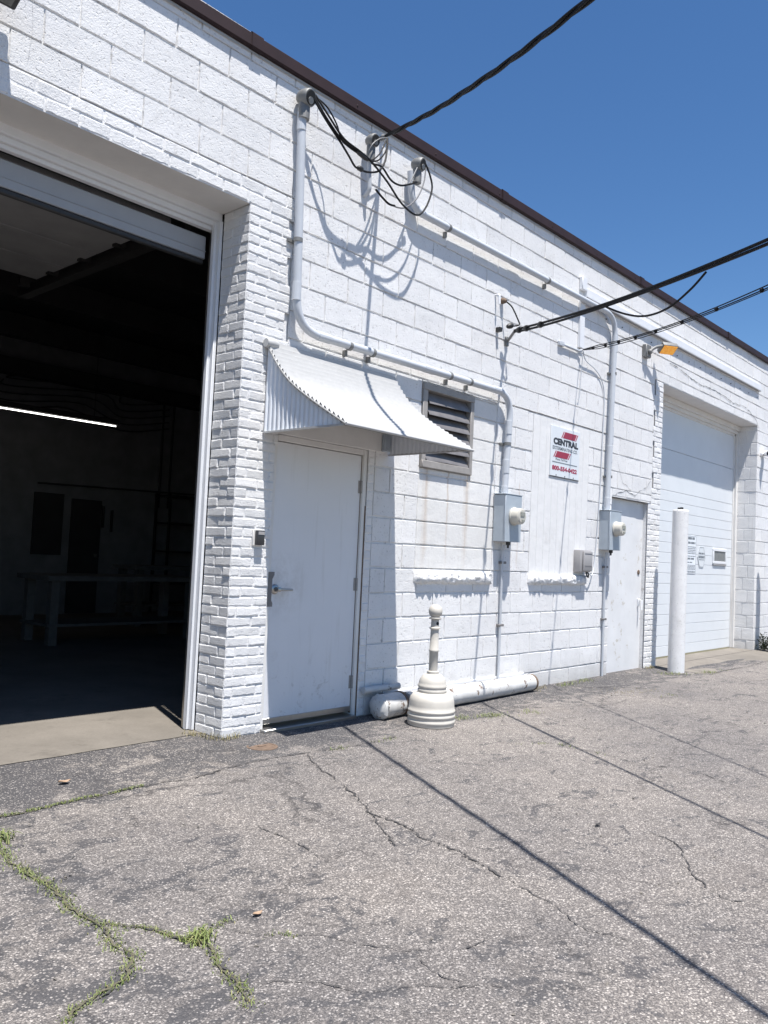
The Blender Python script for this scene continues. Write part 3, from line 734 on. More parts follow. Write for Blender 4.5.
b = MB(); bx(b, (fx0+.0, -.05, GZ-.01), (fx1-.05, .13, GZ+.022), bev=.004); part('threshold', b, 'steel', WH)
b = MB(); bx(b, (fx1-.0475, .0285, GZ+.03), (fx1-.0452, .05, fz-.05)); bx(b, (fx1-.012, .0085, GZ), (fx1+.004, .0098, 1.5)); part('rusty_seam', b, 'rust', WH)
b = MB(); bx(b, (3.70, -.012, 1.945), (4.90, .004, 2.11), bev=.004); bx(b, (3.72, -.010, 2.115), (4.90, .004, 2.26), bev=.004); part('door_header', b, 'trim_white', WH)
# base trim right of the door
b = MB(); bx(b, (5.0, -.012, -.012), (7.1, .004, .012), bev=.003); part('base_flashing', b, 'white', WH)
# second steel door, painted over
b = MB(); bx(b, (D2[0], .068, GZ), (D2[1], .105, D2[2]))
sd = part('steel_door', b, 'worn_door', WH, label='flush door painted over white and no longer used')
b = MB(); bx(b, (D2[1]-.10, .045, .62), (D2[1]-.07, .0675, .72), bev=.004); b.tube([(D2[1]-.085, .05, .70), (D2[1]-.085, .01, .70), (D2[1]-.10, .005, .58)], .011, 8); part('handle', b, 'white', sd)
b = MB(); b.lathe([(.03, 0), (.03, .008), (.02, .012)], (D2[1]-.09, .068, 1.05), (0, -1, 0), 16); part('lock_plate', b, 'rust', sd)
b = MB(); bx(b, (D2[0]-.004, .004, D2[2]-.0), (D2[1]+.03, .10, D2[2]+.03)); part('steel_door_head', b, 'trim_white', WH)
# far garage
b = MB(); bx(b, (FG[0], .006, FG[2]-.003), (FG[1], .34, 3.60)); part('far_door_soffit', b, 'trim_white', WH)
b = MB()
for i, (y0, y1, z0) in enumerate(((.27, .305, 3.45), (.305, .335, 3.40), (.335, .39, 3.365))): bx(b, (FG[0], y0, z0), (FG[1], y1-.001, 3.53), bev=.003)
for y0, y1, x in ((.30, .335, FG[1]-.06), (.335, .372, FG[1]-.09)): bx(b, (x, y0, GZ+.01), (FG[1]+.02, y1-.001, 3.44), bev=.003)
bx(b, (FG[0]-.02, .30, GZ+.01), (FG[0]+.06, .372, 3.44), bev=.003)
part('far_door_frame', b, 'trim_white', WH)
revR = lambda u, v, o: (FG[1]-o, u, v)
b = MB()
for k_ in range(-1, 18):
    z0, z1 = k_*C, min((k_+1)*C, 3.535)
    if z1-z0 < .05: continue
    b.face([(FG[1]+.005, 0, z0), (FG[1]+.005, .31, z0), (FG[1]+.005, .31, z1), (FG[1]+.005, 0, z1)])
    s_ = .115 if k_ % 2 else .19
    for a, c in ((0, s_), (s_, .31)): block(b.bm, a+(.003 if a else 0), c-.003, z0+.005, z1-.005, revR, .0075, .005)
part('reveal_blocks', b, 'block', WH, sharp=0)
b = MB(); bx(b, (FG[0]-.02, .02, GZ-.1), (FG[0], T, 3.535)); part('far_left_reveal', b, 'brick', WH)
b = MB()
npan = 6; zb0, zt0 = GZ+.02, 3.40; ph = (zt0-zb0)/npan
for i in range(npan):
    z0 = zb0+i*ph
    if i >= 4:
        bx(b, (FG[0]+.02, .352, z0+.002), (FG[1]-.07, .39, z0+ph-.002), bev=.004)
    else:
        for j in range(4):
            q0, q1 = z0+ph*j/4, z0+ph*(j+1)/4; e = .002 if j in (0,) else .0008
            bx(b, (FG[0]+.02, .352, q0+e), (FG[1]-.07, .39, q1-.0012), bev=.004)
fd = part('far_overhead_door', b, 'far_door', WH, label='closed white ribbed overhead door with a small window')
b = MB()
a0, a1, c0, c1 = 13.14, 13.64, 1.265, 1.425
for (p_, q_) in (((a0-.05, .335, c1), (a1+.05, .3515, c1+.04)), ((a0-.05, .335, c0-.04), (a1+.05, .3515, c0)), ((a0-.05, .335, c0), (a0, .3515, c1)), ((a1, .335, c0), (a1+.05, .3515, c1))): bx(b, p_, q_, bev=.003)
wf = part('door_window_frame', b, 'white', fd)
b = MB(); bx(b, (a0, .345, c0), (a1, .3505, c1)); part('pane', b, 'glass', wf)
b = MB(); bx(b, (a0-.03, .334, c0-.065), (a1+.03, .3515, c0-.045)); part('lower_strip', b, 'gray', wf)

# ------------------------------------------------------------------ awning
AX0, AX1 = 3.612, 4.93
PR = [(-.004, 2.568), (-.05, 2.505), (-.10, 2.440), (-.16, 2.370), (-.235, 2.295), (-.33, 2.222), (-.45, 2.146), (-.58, 2.070), (-.70, 2.003), (-.83, 1.932)]
PS = smooth_path([(AX0, y, z) for y, z in PR], 8)
AW = thing('awning', 'white concave metal awning with ribbed sides over the entry door', 'awning', ((AX0+AX1)/2, 0, 1.93))
b = MB(); N_ = len(PS); topv = []; lows = []
cum = [0]
for i in range(1, N_): cum.append(cum[-1]+(PS[i]-PS[i-1]).length)
tot = cum[-1]; ns = 22
def at(s):
    for i in range(1, N_):
        if cum[i] >= s-1e-9:
            t = (s-cum[i-1])/(cum[i]-cum[i-1]); return PS[i-1].lerp(PS[i], t), (PS[i]-PS[i-1]).normalized()
    return PS[-1], (PS[-1]-PS[-2]).normalized()
sect = []
for k_ in range(ns):       # lapped slats
    for t, lift in ((.02, .019), (.09, .021), (.80, .004), (.98, .002)):
        p, d = at(tot*(k_+t)/ns); nrm = Vector((0, d.z, -d.y)); nrm = nrm if nrm.z > 0 else -nrm
        sect.append((p+nrm*lift, nrm))
rows = [[(x, p.y+.004*noise.noise(Vector((x*2, p.z*6, 0))), p.z+.003*noise.noise(Vector((x*3, p.y*5, 4)))) for p, nrm in sect] for x in [AX0-.018+(AX1-AX0+.036)*i/24 for i in range(25)]]
b.quadgrid(rows, True)
rows = [[tuple(p-nrm*.016) for p, nrm in sect][::4], ] ; lo = [p-nrm*.016 for p, nrm in sect]
b.quadgrid([[(x, p.y, p.z) for p in lo] for x in (AX0-.012, AX1+.012)], False)
b.tube([(AX0-.02, PS[-1].y-.004, PS[-1].z), (AX1+.02, PS[-1].y-.004, PS[-1].z)], .011, 8)
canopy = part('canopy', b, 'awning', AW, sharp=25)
for xs_ in (AX0-.012, AX1+.012):     # scalloped edge hem
    b = MB(); b.tube([(xs_, p.y, p.z) for p, _n in [at(tot*i/60) for i in range(61)]], .010, 8, radii=[.008+.0022*(i % 3 == 0)*random.uniform(.2, 1.2) for i in range(61)]); part('edge_hem', b, 'awning', canopy)
for xs_, sg in ((AX0, 1), (AX1, -1)):
    b = MB(); ribs = 17; rows = []
    def ztop(y):
        for i in range(1, N_):
            if PS[i].y <= y: 
                a, c = PS[i-1], PS[i]; t = (y-a.y)/(c.y-a.y) if abs(c.y-a.y) > 1e-6 else 0; return a.z+(c.z-a.z)*t
        return PS[-1].z
    for i in range(ribs*4+1):
        y = -.012-(.775)*i/(ribs*4); ph_ = i % 4; o_ = (0, .0, .011, .011)[ph_]
        rows.append([(xs_+sg*o_, y, 1.935), (xs_+sg*o_, y, max(1.94, ztop(y)-.006))])
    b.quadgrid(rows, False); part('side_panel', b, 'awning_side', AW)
    b = MB(); bx(b, (xs_-.006, -.80, 1.925), (xs_+.006, -.005, 1.938)); part('side_rail', b, 'awning', AW)
b = MB(); b.lathe([(.03, -.05), (.04, 0), (.03, .05)], (AX0+.01, -.03, 2.555), (1, 0, 0), 12); part('top_flashing', b, 'awning', AW)
b = MB(); bx(b, (4.83, -.05, 1.95), (4.90, -.013, 2.09), bev=.004)
for j in range(5): b.lathe([(.007, 0), (.007, .004)], (4.865, -.05, 1.965+j*.026), (0, -1, 0), 8)
part('bracket', b, 'galv', AW)

# ------------------------------------------------------------------ conduits, weatherheads
def strap(mb, p, axis, r):
    a = Vector(axis).normalized(); mb.lathe([(r+.004, -.014), (r+.004, .014)], Vector(p), a, 16)
def weatherhead(parent, pt, ax, r=.052):
    ax = Vector(ax).normalized(); pt = Vector(pt); b = MB()
    b.lathe([(r*.25, -r*1.75), (r*.75, -r*1.5), (r*1.08, -r*.9), (r*1.22, -r*.2), (r*1.22, r*.45), (r*1.10, r*.62)], pt, ax, 20)
    # skirt dropping to the pipe
    b.lathe([(r*.82, -.16), (r*.82, -.02), (r*.6, .0)], pt-ax*r*.55, (0, 0, 1), 16)
    h = part('weatherhead', b, 'head', parent, sharp=50)
    b = MB(); up = Vector((0, 0, 1)); u = (up-ax*up.dot(ax)).normalized()
    b.lathe([(r*.98, 0), (r*.94, .004)], pt+ax*r*.622, ax, 20); part('opening', b, 'mouth', h)
    b = MB(); c = pt+ax*r*.66-u*r*.42
    b.lathe([(r*.50, 0), (r*.48, .008)], c, ax, 14); part('insert_plate', b, 'head', h)
K1 = thing('service_conduit', 'white conduit rising beside the brick pier and bending over the awning to the left meter', 'conduit', (3.80, -.06, 2.7), 'white electrical service conduits')
y = -.062
pth = arc_path([(3.762, y, 4.30), (3.812, y, 2.70), (6.60, y, 2.725), (6.545, y, 1.745)], .24, 10)
b = MB(); b.tube(pth, .031, 14); k1p = part('pipe', b, 'pipe_white', K1)
b = MB()
for p_, a_ in (((3.764, y, 4.20), (0, 0, 1)), ((3.80, y, 2.97), (0, 0, 1)), ((4.09, y, 2.703), (1, 0, 0)), ((5.32, y, 2.714), (1, 0, 0)), ((6.35, y, 2.724), (1, 0, 0)), ((6.575, y, 2.40), (0, 0, 1)), ((6.556, y, 2.02), (0, 0, 1)), ((6.548, y, 1.765), (0, 0, 1))):
    b = MB(); b.lathe([(.031, -.066), (.0345, -.064), (.0345, .064), (.031, .066)], p_, a_, 14); part('coupling', b, 'pipe_white', k1p, sharp=20)
for p_, a_ in (((3.788, y, 3.34), (0, 0, 1)), ((4.36, y, 2.70), (1, 0, 0)), ((4.62, y, 2.705), (1, 0, 0)), ((5.62, y, 2.716), (1, 0, 0)), ((5.92, y, 2.72), (1, 0, 0)), ((6.568, y, 2.24), (0, 0, 1))):
    b = MB(); strap(b, p_, a_, .031)
    if a_[0]: bx(b, (p_[0]-.010, -.034, p_[2]-.075), (p_[0]+.010, .0, p_[2]-.028))
    else: bx(b, (p_[0]-.055, -.02, p_[2]-.010), (p_[0]+.04, .0, p_[2]+.010))
    part('strap', b, 'head', K1)
weatherhead(K1, (3.775, -.10, 4.372), (.14, -.95, -.22))
K2 = thing('service_conduit', 'long white conduit curving from the rightmost weatherhead high along the wall to the right meter', 'conduit', (5.0, -.06, 4.0), 'white electrical service conduits')
y = -.07
y = -.055
pth = arc_path([(4.985, y, 4.31), (5.02, y, 4.01), (8.74, y, 4.03), (8.665, y, 1.745)], .26, 10)
b = MB(); b.tube(pth, .030, 14); k2p = part('pipe', b, 'pipe_white', K2)
b = MB()
for p_, a_ in (((6.63, y, 4.018), (1, 0, 0)), ((8.735, y, 3.70), (0, 0, 1)), ((8.705, y, 2.62), (0, 0, 1)), ((8.690, y, 2.40), (0, 0, 1)), ((8.67, y, 1.80), (0, 0, 1))):
    b = MB(); b.lathe([(.030, -.10), (.034, -.098), (.034, .098), (.030, .10)], p_, a_, 14); part('coupling', b, 'pipe_white', k2p, sharp=20)
for p_, a_ in (((5.52, y, 4.012), (1, 0, 0)), ((7.2, y, 4.02), (1, 0, 0)), ((8.728, y, 3.35), (0, 0, 1)), ((8.70, y, 2.14), (0, 0, 1))):
    b = MB(); strap(b, p_, a_, .031)
    if a_[0]: bx(b, (p_[0]-.010, -.034, p_[2]-.08), (p_[0]+.010, .0, p_[2]-.03))
    else: bx(b, (p_[0]-.06, -.02, p_[2]-.010), (p_[0]+.045, .0, p_[2]+.010))
    part('strap', b, 'head', K2)
weatherhead(K2, (5.03, -.115, 4.372), (.22, -.94, -.20), .046)
K3 = thing('service_conduit', 'short grey conduit stub with weatherhead between the two long conduits', 'conduit', (4.50, -.06, 3.9), 'white electrical service conduits')
b = MB(); b.tube(arc_path([(4.47, -.06, 4.30), (4.50, -.06, 3.96), (4.50, .01, 3.94)], .05), .017, 12); part('pipe', b, 'pipe_white', K3)
weatherhead(K3, (4.47, -.105, 4.345), (.0, -.97, -.2), .042)

# ------------------------------------------------------------------ overhead cables
def curve(A, c, u): return Vector((A[0]+c[0]*u, A[1]-u, A[2]+c[1]*u+c[2]*u*u))
def stranded(name, label, A, c, L, n, rs, rh, pitch, mat='black', u0=0.0, group=None, flat=False, extra=None):
    t = thing(name, label, 'cable', A, group)
    N = int(L*34)
    for s_ in range(n):
        pts = []
        for i in range(N+1):
            u = u0+(L-u0)*i/N; p = curve(A, c, u); d = (curve(A, c, u+.01)-p).normalized(); sd = d.cross(Vector((0, 0, 1))).normalized(); up = sd.cross(d)
            if flat: p = p+up*(rh*(s_-(n-1)/2)*2*(1+.25*math.sin(u*2.2+s_)))*min(1, u*3+.05)
            else:
                a = 2*math.pi*(u/pitch+s_/n); p = p+(sd*math.cos(a)+up*math.sin(a))*rh*min(1, .2+u*4)
            pts.append(p)
        b = MB(); b.tube(pts, rs*(1 if not (s_ == 0 and n == 3) else .8), 7); part('conductor', b, 'graywire' if (s_ == 0 and mat == 'mixed') else 'black', t)
    return t
cg = 'overhead service cables'
c1 = stranded('service_cable', 'thick twisted black cable leaving the wall between the weatherheads and rising past the roof edge', (4.66, -.05, 4.48), (-.512, -.3625, .039), 13, 3, .0095, .0105, .85, 'black', group=cg)
b = MB(); A1 = Vector((4.66, -.05, 4.48)); b.tube([(4.67, .01, 4.47), (4.67, -.04, 4.47), A1], .008, 8); b.lathe([(.016, -.02), (.024, 0), (.016, .02)], (4.66, -.03, 4.475), (0, -1, 0), 12); part('wall_hook', b, 'head', c1)
A2 = (6.514, -.03, 3.314); q2 = (-.6227, -.1898, .0229)
c2 = stranded('service_cable', 'thick smooth black cable running from the hook above the left meter, above the other drop', A2, q2, 13, 2, .0105, .0108, 30, 'black', u0=.16, group=cg, flat=True)
b = MB(); b.tube([(6.565, .01, 3.255), (6.56, -.03, 3.255), curve(A2, q2, .17)], .014, 8); bx(b, (6.54, -.02, 3.20), (6.59, .0, 3.29), bev=.003); part('wall_hook', b, 'head', c2)
for u in (.25, .38, .62):
    p = curve(A2, q2, u); d = curve(A2, q2, u+.05)-p; b = MB(); b.lathe([(.026, -.02), (.030, 0), (.026, .02)], p, d, 12); part('clamp', b, 'dark', c2)
A3 = (8.009, -.03, 3.476); q3 = (-.741, -.2024, .0352)
c3 = stranded('service_cable', 'thin black cable with clip spacers tied to the wall bar left of the right conduit', A3, q3, 13, 3, .0052, .0085, 30, 'black', group=cg, flat=True)
b = MB(); bx(b, (7.53, -.03, 3.43), (7.63, .0, 3.475), bev=.003); b.tube([(7.57, -.02, 3.45), (7.95, -.02, 3.455), (8.0, -.04, 3.47)], .012, 8); part('wall_hook', b, 'pipe_white', c3)
for u in (.22, .45, .68, .95, 1.25, 1.6, 2.0, 2.45, 3.0, 3.6):
    p = curve(A3, q3, u); d = curve(A3, q3, u+.05)-p; b = MB(); b.lathe([(.013, -.012), (.019, 0), (.013, .012)], p, d, 10); part('clip', b, 'black', c3)
# slack black communication wire between cable two and the gutter
w_ = MB(); p_ = curve(A2, q2, 2.42)
w_.tube(smooth_path([(4.951, -2.541, 2.952), (5.031, -2.412, 2.886), (5.15, -2.22, 2.833), (5.288, -1.999, 2.85), (5.42, -1.787, 2.933), (5.558, -1.565, 3.058)], 8), .0075, 7)
tag(part('loop_wire', w_, 'black', None, (5.288, -1.999, 2.85)), 'thin black slack wire sagging in a loop below the thick smooth cable', 'wire')
# drop loops around the weatherheads
WB = thing('drop_wires', 'tangle of black drop wires looping between the three weatherheads', 'wires', (4.4, -.2, 4.0))
ZP = {}
def zpx(x, y, Y):    # measured spots, unprojected once on the plane y = Y
    px, py = 300+x/5.486, 80+y/5.486; Y *= .86
    d = F+RT*((px-384)/816.5)-UP*((py-512)/816.5); t = (Y+4.4318)/d.y
    return Vector((d.x*t, Y, 1.1227+d.z*t))
def wire(pts, r=.008, mat='black'):
    b = MB(); b.tube(smooth_path([zpx(*p) for p in pts], 6), r, 7); part('wire', b, mat, WB)
wire([(75, 85, -.14), (150, 215, -.19), (235, 335, -.22), (320, 402, -.23), (385, 440, -.23), (400, 460, -.23), (450, 478, -.22), (500, 550, -.21), (550, 578, -.2), (600, 572, -.18), (640, 562, -.16)])
wire([(85, 82, -.14), (160, 200, -.20), (240, 320, -.24), (330, 392, -.25), (395, 452, -.25), (480, 560, -.25), (560, 680, -.24), (640, 741, -.23), (690, 700, -.21), (724, 600, -.19), (712, 520, -.17), (686, 455, -.15)])
wire([(70, 92, -.14), (140, 215, -.18), (225, 345, -.21), (270, 420, -.23), (300, 472, -.24), (325, 487, -.24), (370, 505, -.24), (430, 500, -.23), (465, 450, -.21), (477, 380, -.18), (480, 318, -.15)])
wire([(90, 95, -.14), (150, 150, -.16), (200, 240, -.19), (232, 325, -.22), (320, 395, -.235)], .006)
wire([(480, 318, -.15), (440, 400, -.2), (395, 440, -.23), (375, 430, -.24)], .006)
wire([(480, 318, -.15), (470, 390, -.19), (430, 440, -.22), (390, 445, -.24)], .006)
wire([(415, 600, -.2), (450, 640, -.2), (490, 680, -.2), (570, 702, -.2), (640, 650, -.19), (680, 560, -.17), (690, 478, -.15)], .006, 'graywire')
wire([(415, 600, -.2), (452, 645, -.2), (488, 680, -.2), (520, 690, -.2)], .0085)
wire([(378, 390, -.14), (400, 350, -.16), (440, 322, -.16), (478, 318, -.15)], .005, 'graywire')
wire([(600, 572, -.17), (625, 520, -.16), (650, 470, -.14), (672, 450, -.14)], .006, 'graywire')
for (a, c_, r) in (((310, 390, -.235), (372, 440, -.24), .017), ((316, 478, -.24), (345, 496, -.24), .019), ((620, 558, -.165), (643, 563, -.16), .013)):
    b = MB(); A_, B_ = zpx(*a), zpx(*c_); b.tube([A_, A_.lerp(B_, .2), A_.lerp(B_, .8), B_], r, 10, radii=[r*.5, r, r, r*.5]); part('splice', b, 'dark', WB)
# small wall hooks and lead-in at the second cable
HK = thing('wall_anchor', 'small white wall hook with a short black lead above the thick cable end', 'hook', (6.42, -.02, 3.62))
b = MB(); b.tube(arc_path([(6.35, .0, 3.645), (6.35, -.05, 3.645), (6.35, -.055, 3.55)], .02), .011, 8); part('hook', b, 'white', HK)
b = MB(); b.lathe([(.028, 0), (.030, .02), (.022, .045), (.012, .06)], (6.46, 0, 3.62), (0, -1, -.2), 14); part('bushing', b, 'rust', HK)
b = MB(); b.tube(smooth_path([(6.46, -.06, 3.60), (6.50, -.10, 3.55), (6.54, -.15, 3.42), (6.54, -.16, 3.38), (6.46, -.14, 3.35)]), .007, 7); part('lead', b, 'black', HK)
b = MB(); b.lathe([(.018, -.03), (.026, -.01), (.026, .02), (.015, .04)], (6.47, -.10, 3.36), (.8, -.3, .3), 10); bx(b, (6.38, -.05, 3.30), (6.42, .0, 3.34)); part('clamp', b, 'dark', HK)
# thin grey wire from the third cable down the wall
b = MB(); b.tube(smooth_path([(8.0, -.05, 3.46), (8.10, -.03, 3.38), (8.35, -.016, 3.33), (8.52, -.012, 3.24), (8.60, -.012, 3.05), (8.59, -.012, 2.58), (8.57, -.012, 1.96), (8.53, -.012, 1.45), (8.48, -.012, 1.1), (8.36, -.05, 1.0), (8.28, -.05, 1.03)], 8), .006, 6)
b.tube(smooth_path([(8.0, -.05, 3.46), (8.03, -.02, 3.25), (8.02, -.012, 2.95), (7.99, -.012, 2.92)]), .004, 5)
tag(part('wall_wire', b, 'pipe_white', None, (8.36, 0, 1.1)), 'thin white wire stapled down the wall to the small grey junction box', 'wire')

# ------------------------------------------------------------------ meters
MT = thing('meter_box', 'grey electric meter box left of the red and white sign', 'meter', (6.47, 0, 1.30), 'electric meter boxes')
b = MB(); bx(b, (6.468, -.125, 1.30), (6.735, .0, 1.745), bev=.004)
bx(b, (6.462, -.138, 1.30), (6.741, -.1255, 1.748), bev=.003)
mb_ = part('box', b, 'galv', MT)
b = MB(); bx(b, (6.455, -.142, 1.7485), (6.748, .0, 1.756), bev=.002); part('lid_lip', b, 'galv', mb_)
b = MB(); mx, mz = 6.605, 1.545
b.lathe([(.085, 0), (.088, .012), (.080, .02), (.078, .075), (.074, .09), (.066, .095)], (mx, -.138, mz), (0, -1, 0), 28); mt_ = part('meter', b, 'meter', MT)
b = MB(); b.lathe([(.064, 0), (.060, .004)], (mx, -.2332, mz), (0, -1, 0), 24); part('dial', b, 'meter', mt_)
b = MB(); bx(b, (mx-.035, -.243, mz+.0), (mx+.035, -.2375, mz+.038)); bx(b, (mx-.012, -.245, mz-.052), (mx+.03, -.2375, mz-.03)); part('register', b, 'dial', mt_)
b = MB(); b.lathe([(.022, 0), (.022, .03), (.010, .035), (.010, .06)], (6.60, -.09, 1.30), (0, 0, -1), 12); part('bottom_hub', b, 'dark', MT)
M2 = copy_tree(MT, (2.13, 0, -.005)); M2['label'] = 'grey electric meter box beside the disused white door'
GP = thing('ground_conduit', 'thin white conduit dropping from the left meter to the pipe on the ground', 'conduit', (6.60, -.03, GZ), 'thin conduits below the meters')
b = MB(); b.tube([(6.60, -.045, 1.27), (6.60, -.03, 1.18), (6.625, -.02, GZ-.02)], .013, 10); part('pipe', b, 'pipe_white', GP)
for z in (1.10, .50):
    b = MB(); bx(b, (6.58, -.038, z-.012), (6.665, -.001, z+.012), bev=.003); part('strap', b, 'louver', GP)
G2 = copy_tree(GP, (2.12, 0, 0)); G2['label'] = 'thin white conduit dropping from the right meter to the asphalt'
JB = thing('junction_box', 'small grey junction box standing on the right mortar sill', 'junction box', (8.170, 0, 1.03))
b = MB(); bx(b, (8.030, -.085, 1.035), (8.270, 0, 1.275), bev=.008, seg=2); jb = part('box', b, 'gray', JB)
b = MB(); bx(b, (8.075, -.105, 1.045), (8.275, -.0855, 1.265), bev=.01, seg=2); part('cover', b, 'gray', jb)
b = MB(); bx(b, (8.095, -.1085, 1.235), (8.260, -.1055, 1.24)); bx(b, (8.095, -.1085, 1.10), (8.260, -.1055, 1.105)); part('cover_ridge', b, 'louver', jb)
b = MB(); b.tube(smooth_path([(8.210, -.06, 1.035), (8.220, -.07, .99), (8.270, -.06, .98), (8.280, -.05, 1.02), (8.240, -.05, 1.035)]), .008, 7); part('pigtail', b, 'dark', JB)
KP = thing('keypad', 'small dark access keypad on the brick pier left of the entry door', 'keypad', (3.62, 0, 1.20))
b = MB(); bx(b, (3.570, -.010, 1.145), (3.650, .001, 1.255), bev=.002); part('back_plate', b, 'trim_white', KP)
b = MB(); bx(b, (3.584, -.042, 1.148), (3.650, -.0105, 1.25), bev=.006, seg=2); kb = part('reader', b, 'keypad', KP)
b = MB(); bx(b, (3.590, -.0440, 1.22), (3.644, -.0422, 1.242)); part('screen', b, 'gray', kb)

# ------------------------------------------------------------------ gutter, board, lamps
GT = thing('gutter', 'long white box gutter mounted under the roof edge above the far garage door', 'gutter', (8.0, 0, 4.1))
b = MB(); sec = [(0, .05), (-.038, .05), (-.042, .042), (-.042, -.045), (-.036, -.055), (0, -.055)]
rows = [[(x, y_, 4.135+.004*(x-8)+z_) for y_, z_ in sec] for x in [8.06+i*.595 for i in range(11)]]
vs = b.quadgrid(rows, False); b.bm.faces.new(vs[0]); b.bm.faces.new(vs[-1][::-1]); part('trough', b, 'white', GT, sharp=15)
b = MB(); rows = [[(x, y_, 4.135+.004*(x-8)+z_) for y_, z_ in ((-.003, -.0555), (-.044, -.0555), (-.044, -.0615), (-.003, -.0615))] for x in (8.06, 14.01)]
b.quadgrid(rows, False, True); part('drip_edge', b, 'gray', GT)
for i in range(14):
    x = 8.6+i*.41; b = MB(); b.lathe([(.008, 0), (.006, .01)], (x, -.002, 3.97+.004*(x-8)), (0, -1, 0), 8); part('fastener', b, 'dark', GT)
b = MB(); bx(b, (7.955, -.03, 3.50), (8.055, .0, 4.02), bev=.003); tag(part('wall_board', b, 'white', None, (8.0, 0, 3.5)), 'narrow white board standing upright on the wall left of the right conduit bend', 'board')
b = MB(); bx(b, (7.95, -.045, 4.145), (8.06, .0, 4.29), bev=.006); tag(part('wall_box', b, 'white', None, (8.0, 0, 4.145)), 'small white box on the wall at the left end of the long gutter', 'box')
FL = thing('floodlight', 'amber floodlight angled down over the far garage door', 'floodlight', (10.0, 0, 3.85))
b = MB(); bx(b, (9.58, -.06, 3.74), (9.72, 0, 3.90), bev=.008); b.lathe([(.03, 0), (.035, .02), (.02, .04)], (9.65, -.06, 3.81), (0, -1, 0), 12); part('wall_bracket', b, 'head', FL)
b = MB(); b.tube(smooth_path([(9.66, -.07, 3.82), (9.74, -.10, 3.88), (9.86, -.14, 3.92)]), .02, 10); part('arm', b, 'head', FL)
rot = Matrix.Translation((9.96, -.17, 3.90)) @ Matrix.Rotation(rad(-32), 4, 'Z') @ Matrix.Rotation(rad(-36), 4, 'X') @ Matrix.Diagonal((.72, .62, .8, 1))
b = MB(); bx(b, (-.15, -.12, -.03), (.15, .12, .05), bev=.012, seg=2, mat=rot)
for i in range(6): bx(b, (-.12+i*.045, -.09, .0505), (-.11+i*.045, .09, .075), mat=rot)
hd = part('lamp_head', b, 'head', FL)
b = MB(); bx(b, (-.135, -.105, -.036), (.135, .105, -.0305), mat=rot); part('lens', b, 'led', hd)
F2 = thing('floodlight', 'dark bronze wall floodlight high above the open garage bay', 'floodlight', (1.55, 0, 4.0))
b = MB(); bx(b, (1.45, -.05, 3.92), (1.60, .0, 4.10), bev=.006); b.tube([(1.52, -.04, 4.0), (1.52, -.14, 4.02)], .02, 8); part('wall_bracket', b, 'dark', F2)
rot = Matrix.Translation((1.50, -.21, 3.985)) @ Matrix.Rotation(rad(-24), 4, 'X')
b = MB(); bx(b, (-.20, -.10, -.07), (.20, .12, .09), bev=.012, seg=2, mat=rot); h2 = part('lamp_head', b, 'dark', F2)
b = MB(); bx(b, (-.17, -.085, -.076), (.17, .10, -.0705), mat=rot); part('lens', b, 'glass', h2)
SCm = thing('security_camera', 'small white bullet camera on the wall right of the far garage door', 'camera', (14.2, 0, 3.0))
b = MB(); b.lathe([(.05, 0), (.05, .02), (.02, .03), (.02, .07)], (14.22, 0, 3.09), (0, -1, 0), 16); part('mount', b, 'white', SCm)
b = MB(); dcm = Vector((-.80, -.55, -.12)); b.lathe([(.035, -.16), (.045, -.15), (.045, .05), (.048, .055), (.048, .09)], (14.20, -.10, 3.09), dcm, 18); cb = part('camera_body', b, 'white', SCm)
b = MB(); b.lathe([(.038, 0), (.034, .004)], Vector((14.20, -.10, 3.09))+dcm.normalized()*.0905, dcm, 16); part('camera_lens', b, 'mouth', cb)

# ------------------------------------------------------------------ company sign
SG = thing('company_sign', 'white company sign with red bars and a phone number on the boarded window', 'sign', (7.75, 0, 2.03))
sx0, sx1, sz0, sz1 = 7.455, 8.065, 2.035, 2.563
b = MB(); bx(b, (sx0, -.012, sz0), (sx1, -.001, sz1), bev=.001); sp = part('sign_board', b, 'sign', SG)
SW, SH = sx1-sx0, sz1-sz0
def su(u): return sx0+SW*u
def sv(v): return sz0+SH*v
def poly(mb, pts, y0=-.0135, y1=-.0121):
    f_ = [(su(u), y0, sv(v)) for u, v in pts]; r_ = [(su(u), y1, sv(v)) for u, v in pts]; mb.face(f_); mb.face(r_[::-1])
    for i in range(len(pts)): mb.face([f_[i], r_[i], r_[(i+1) % len(pts)], f_[(i+1) % len(pts)]])
b = MB(); sk = .05
def bar(u0, u1, v0, v1):
    d = .075
    poly(b, [(u0+.05, v0), (u1-d-.05, v0), (u1-.05, v1), (u0+d+.05, v1)])
    poly(b, [(u0, v0), (u0+.028, v0), (u0+.028+d, v1), (u0+d, v1)]); poly(b, [(u1-d-.028, v0), (u1-d, v0), (u1, v1), (u1-.028, v1)])
bar(.34, .93, .795, .93); bar(.09, .69, .38, .51); part('red_bar', b, 'red', sp)
b = MB(); poly(b, [(.06, .275), (.92, .275), (.92, .292), (.06, .292)]); part('rule_line', b, 'ink_gray', sp)
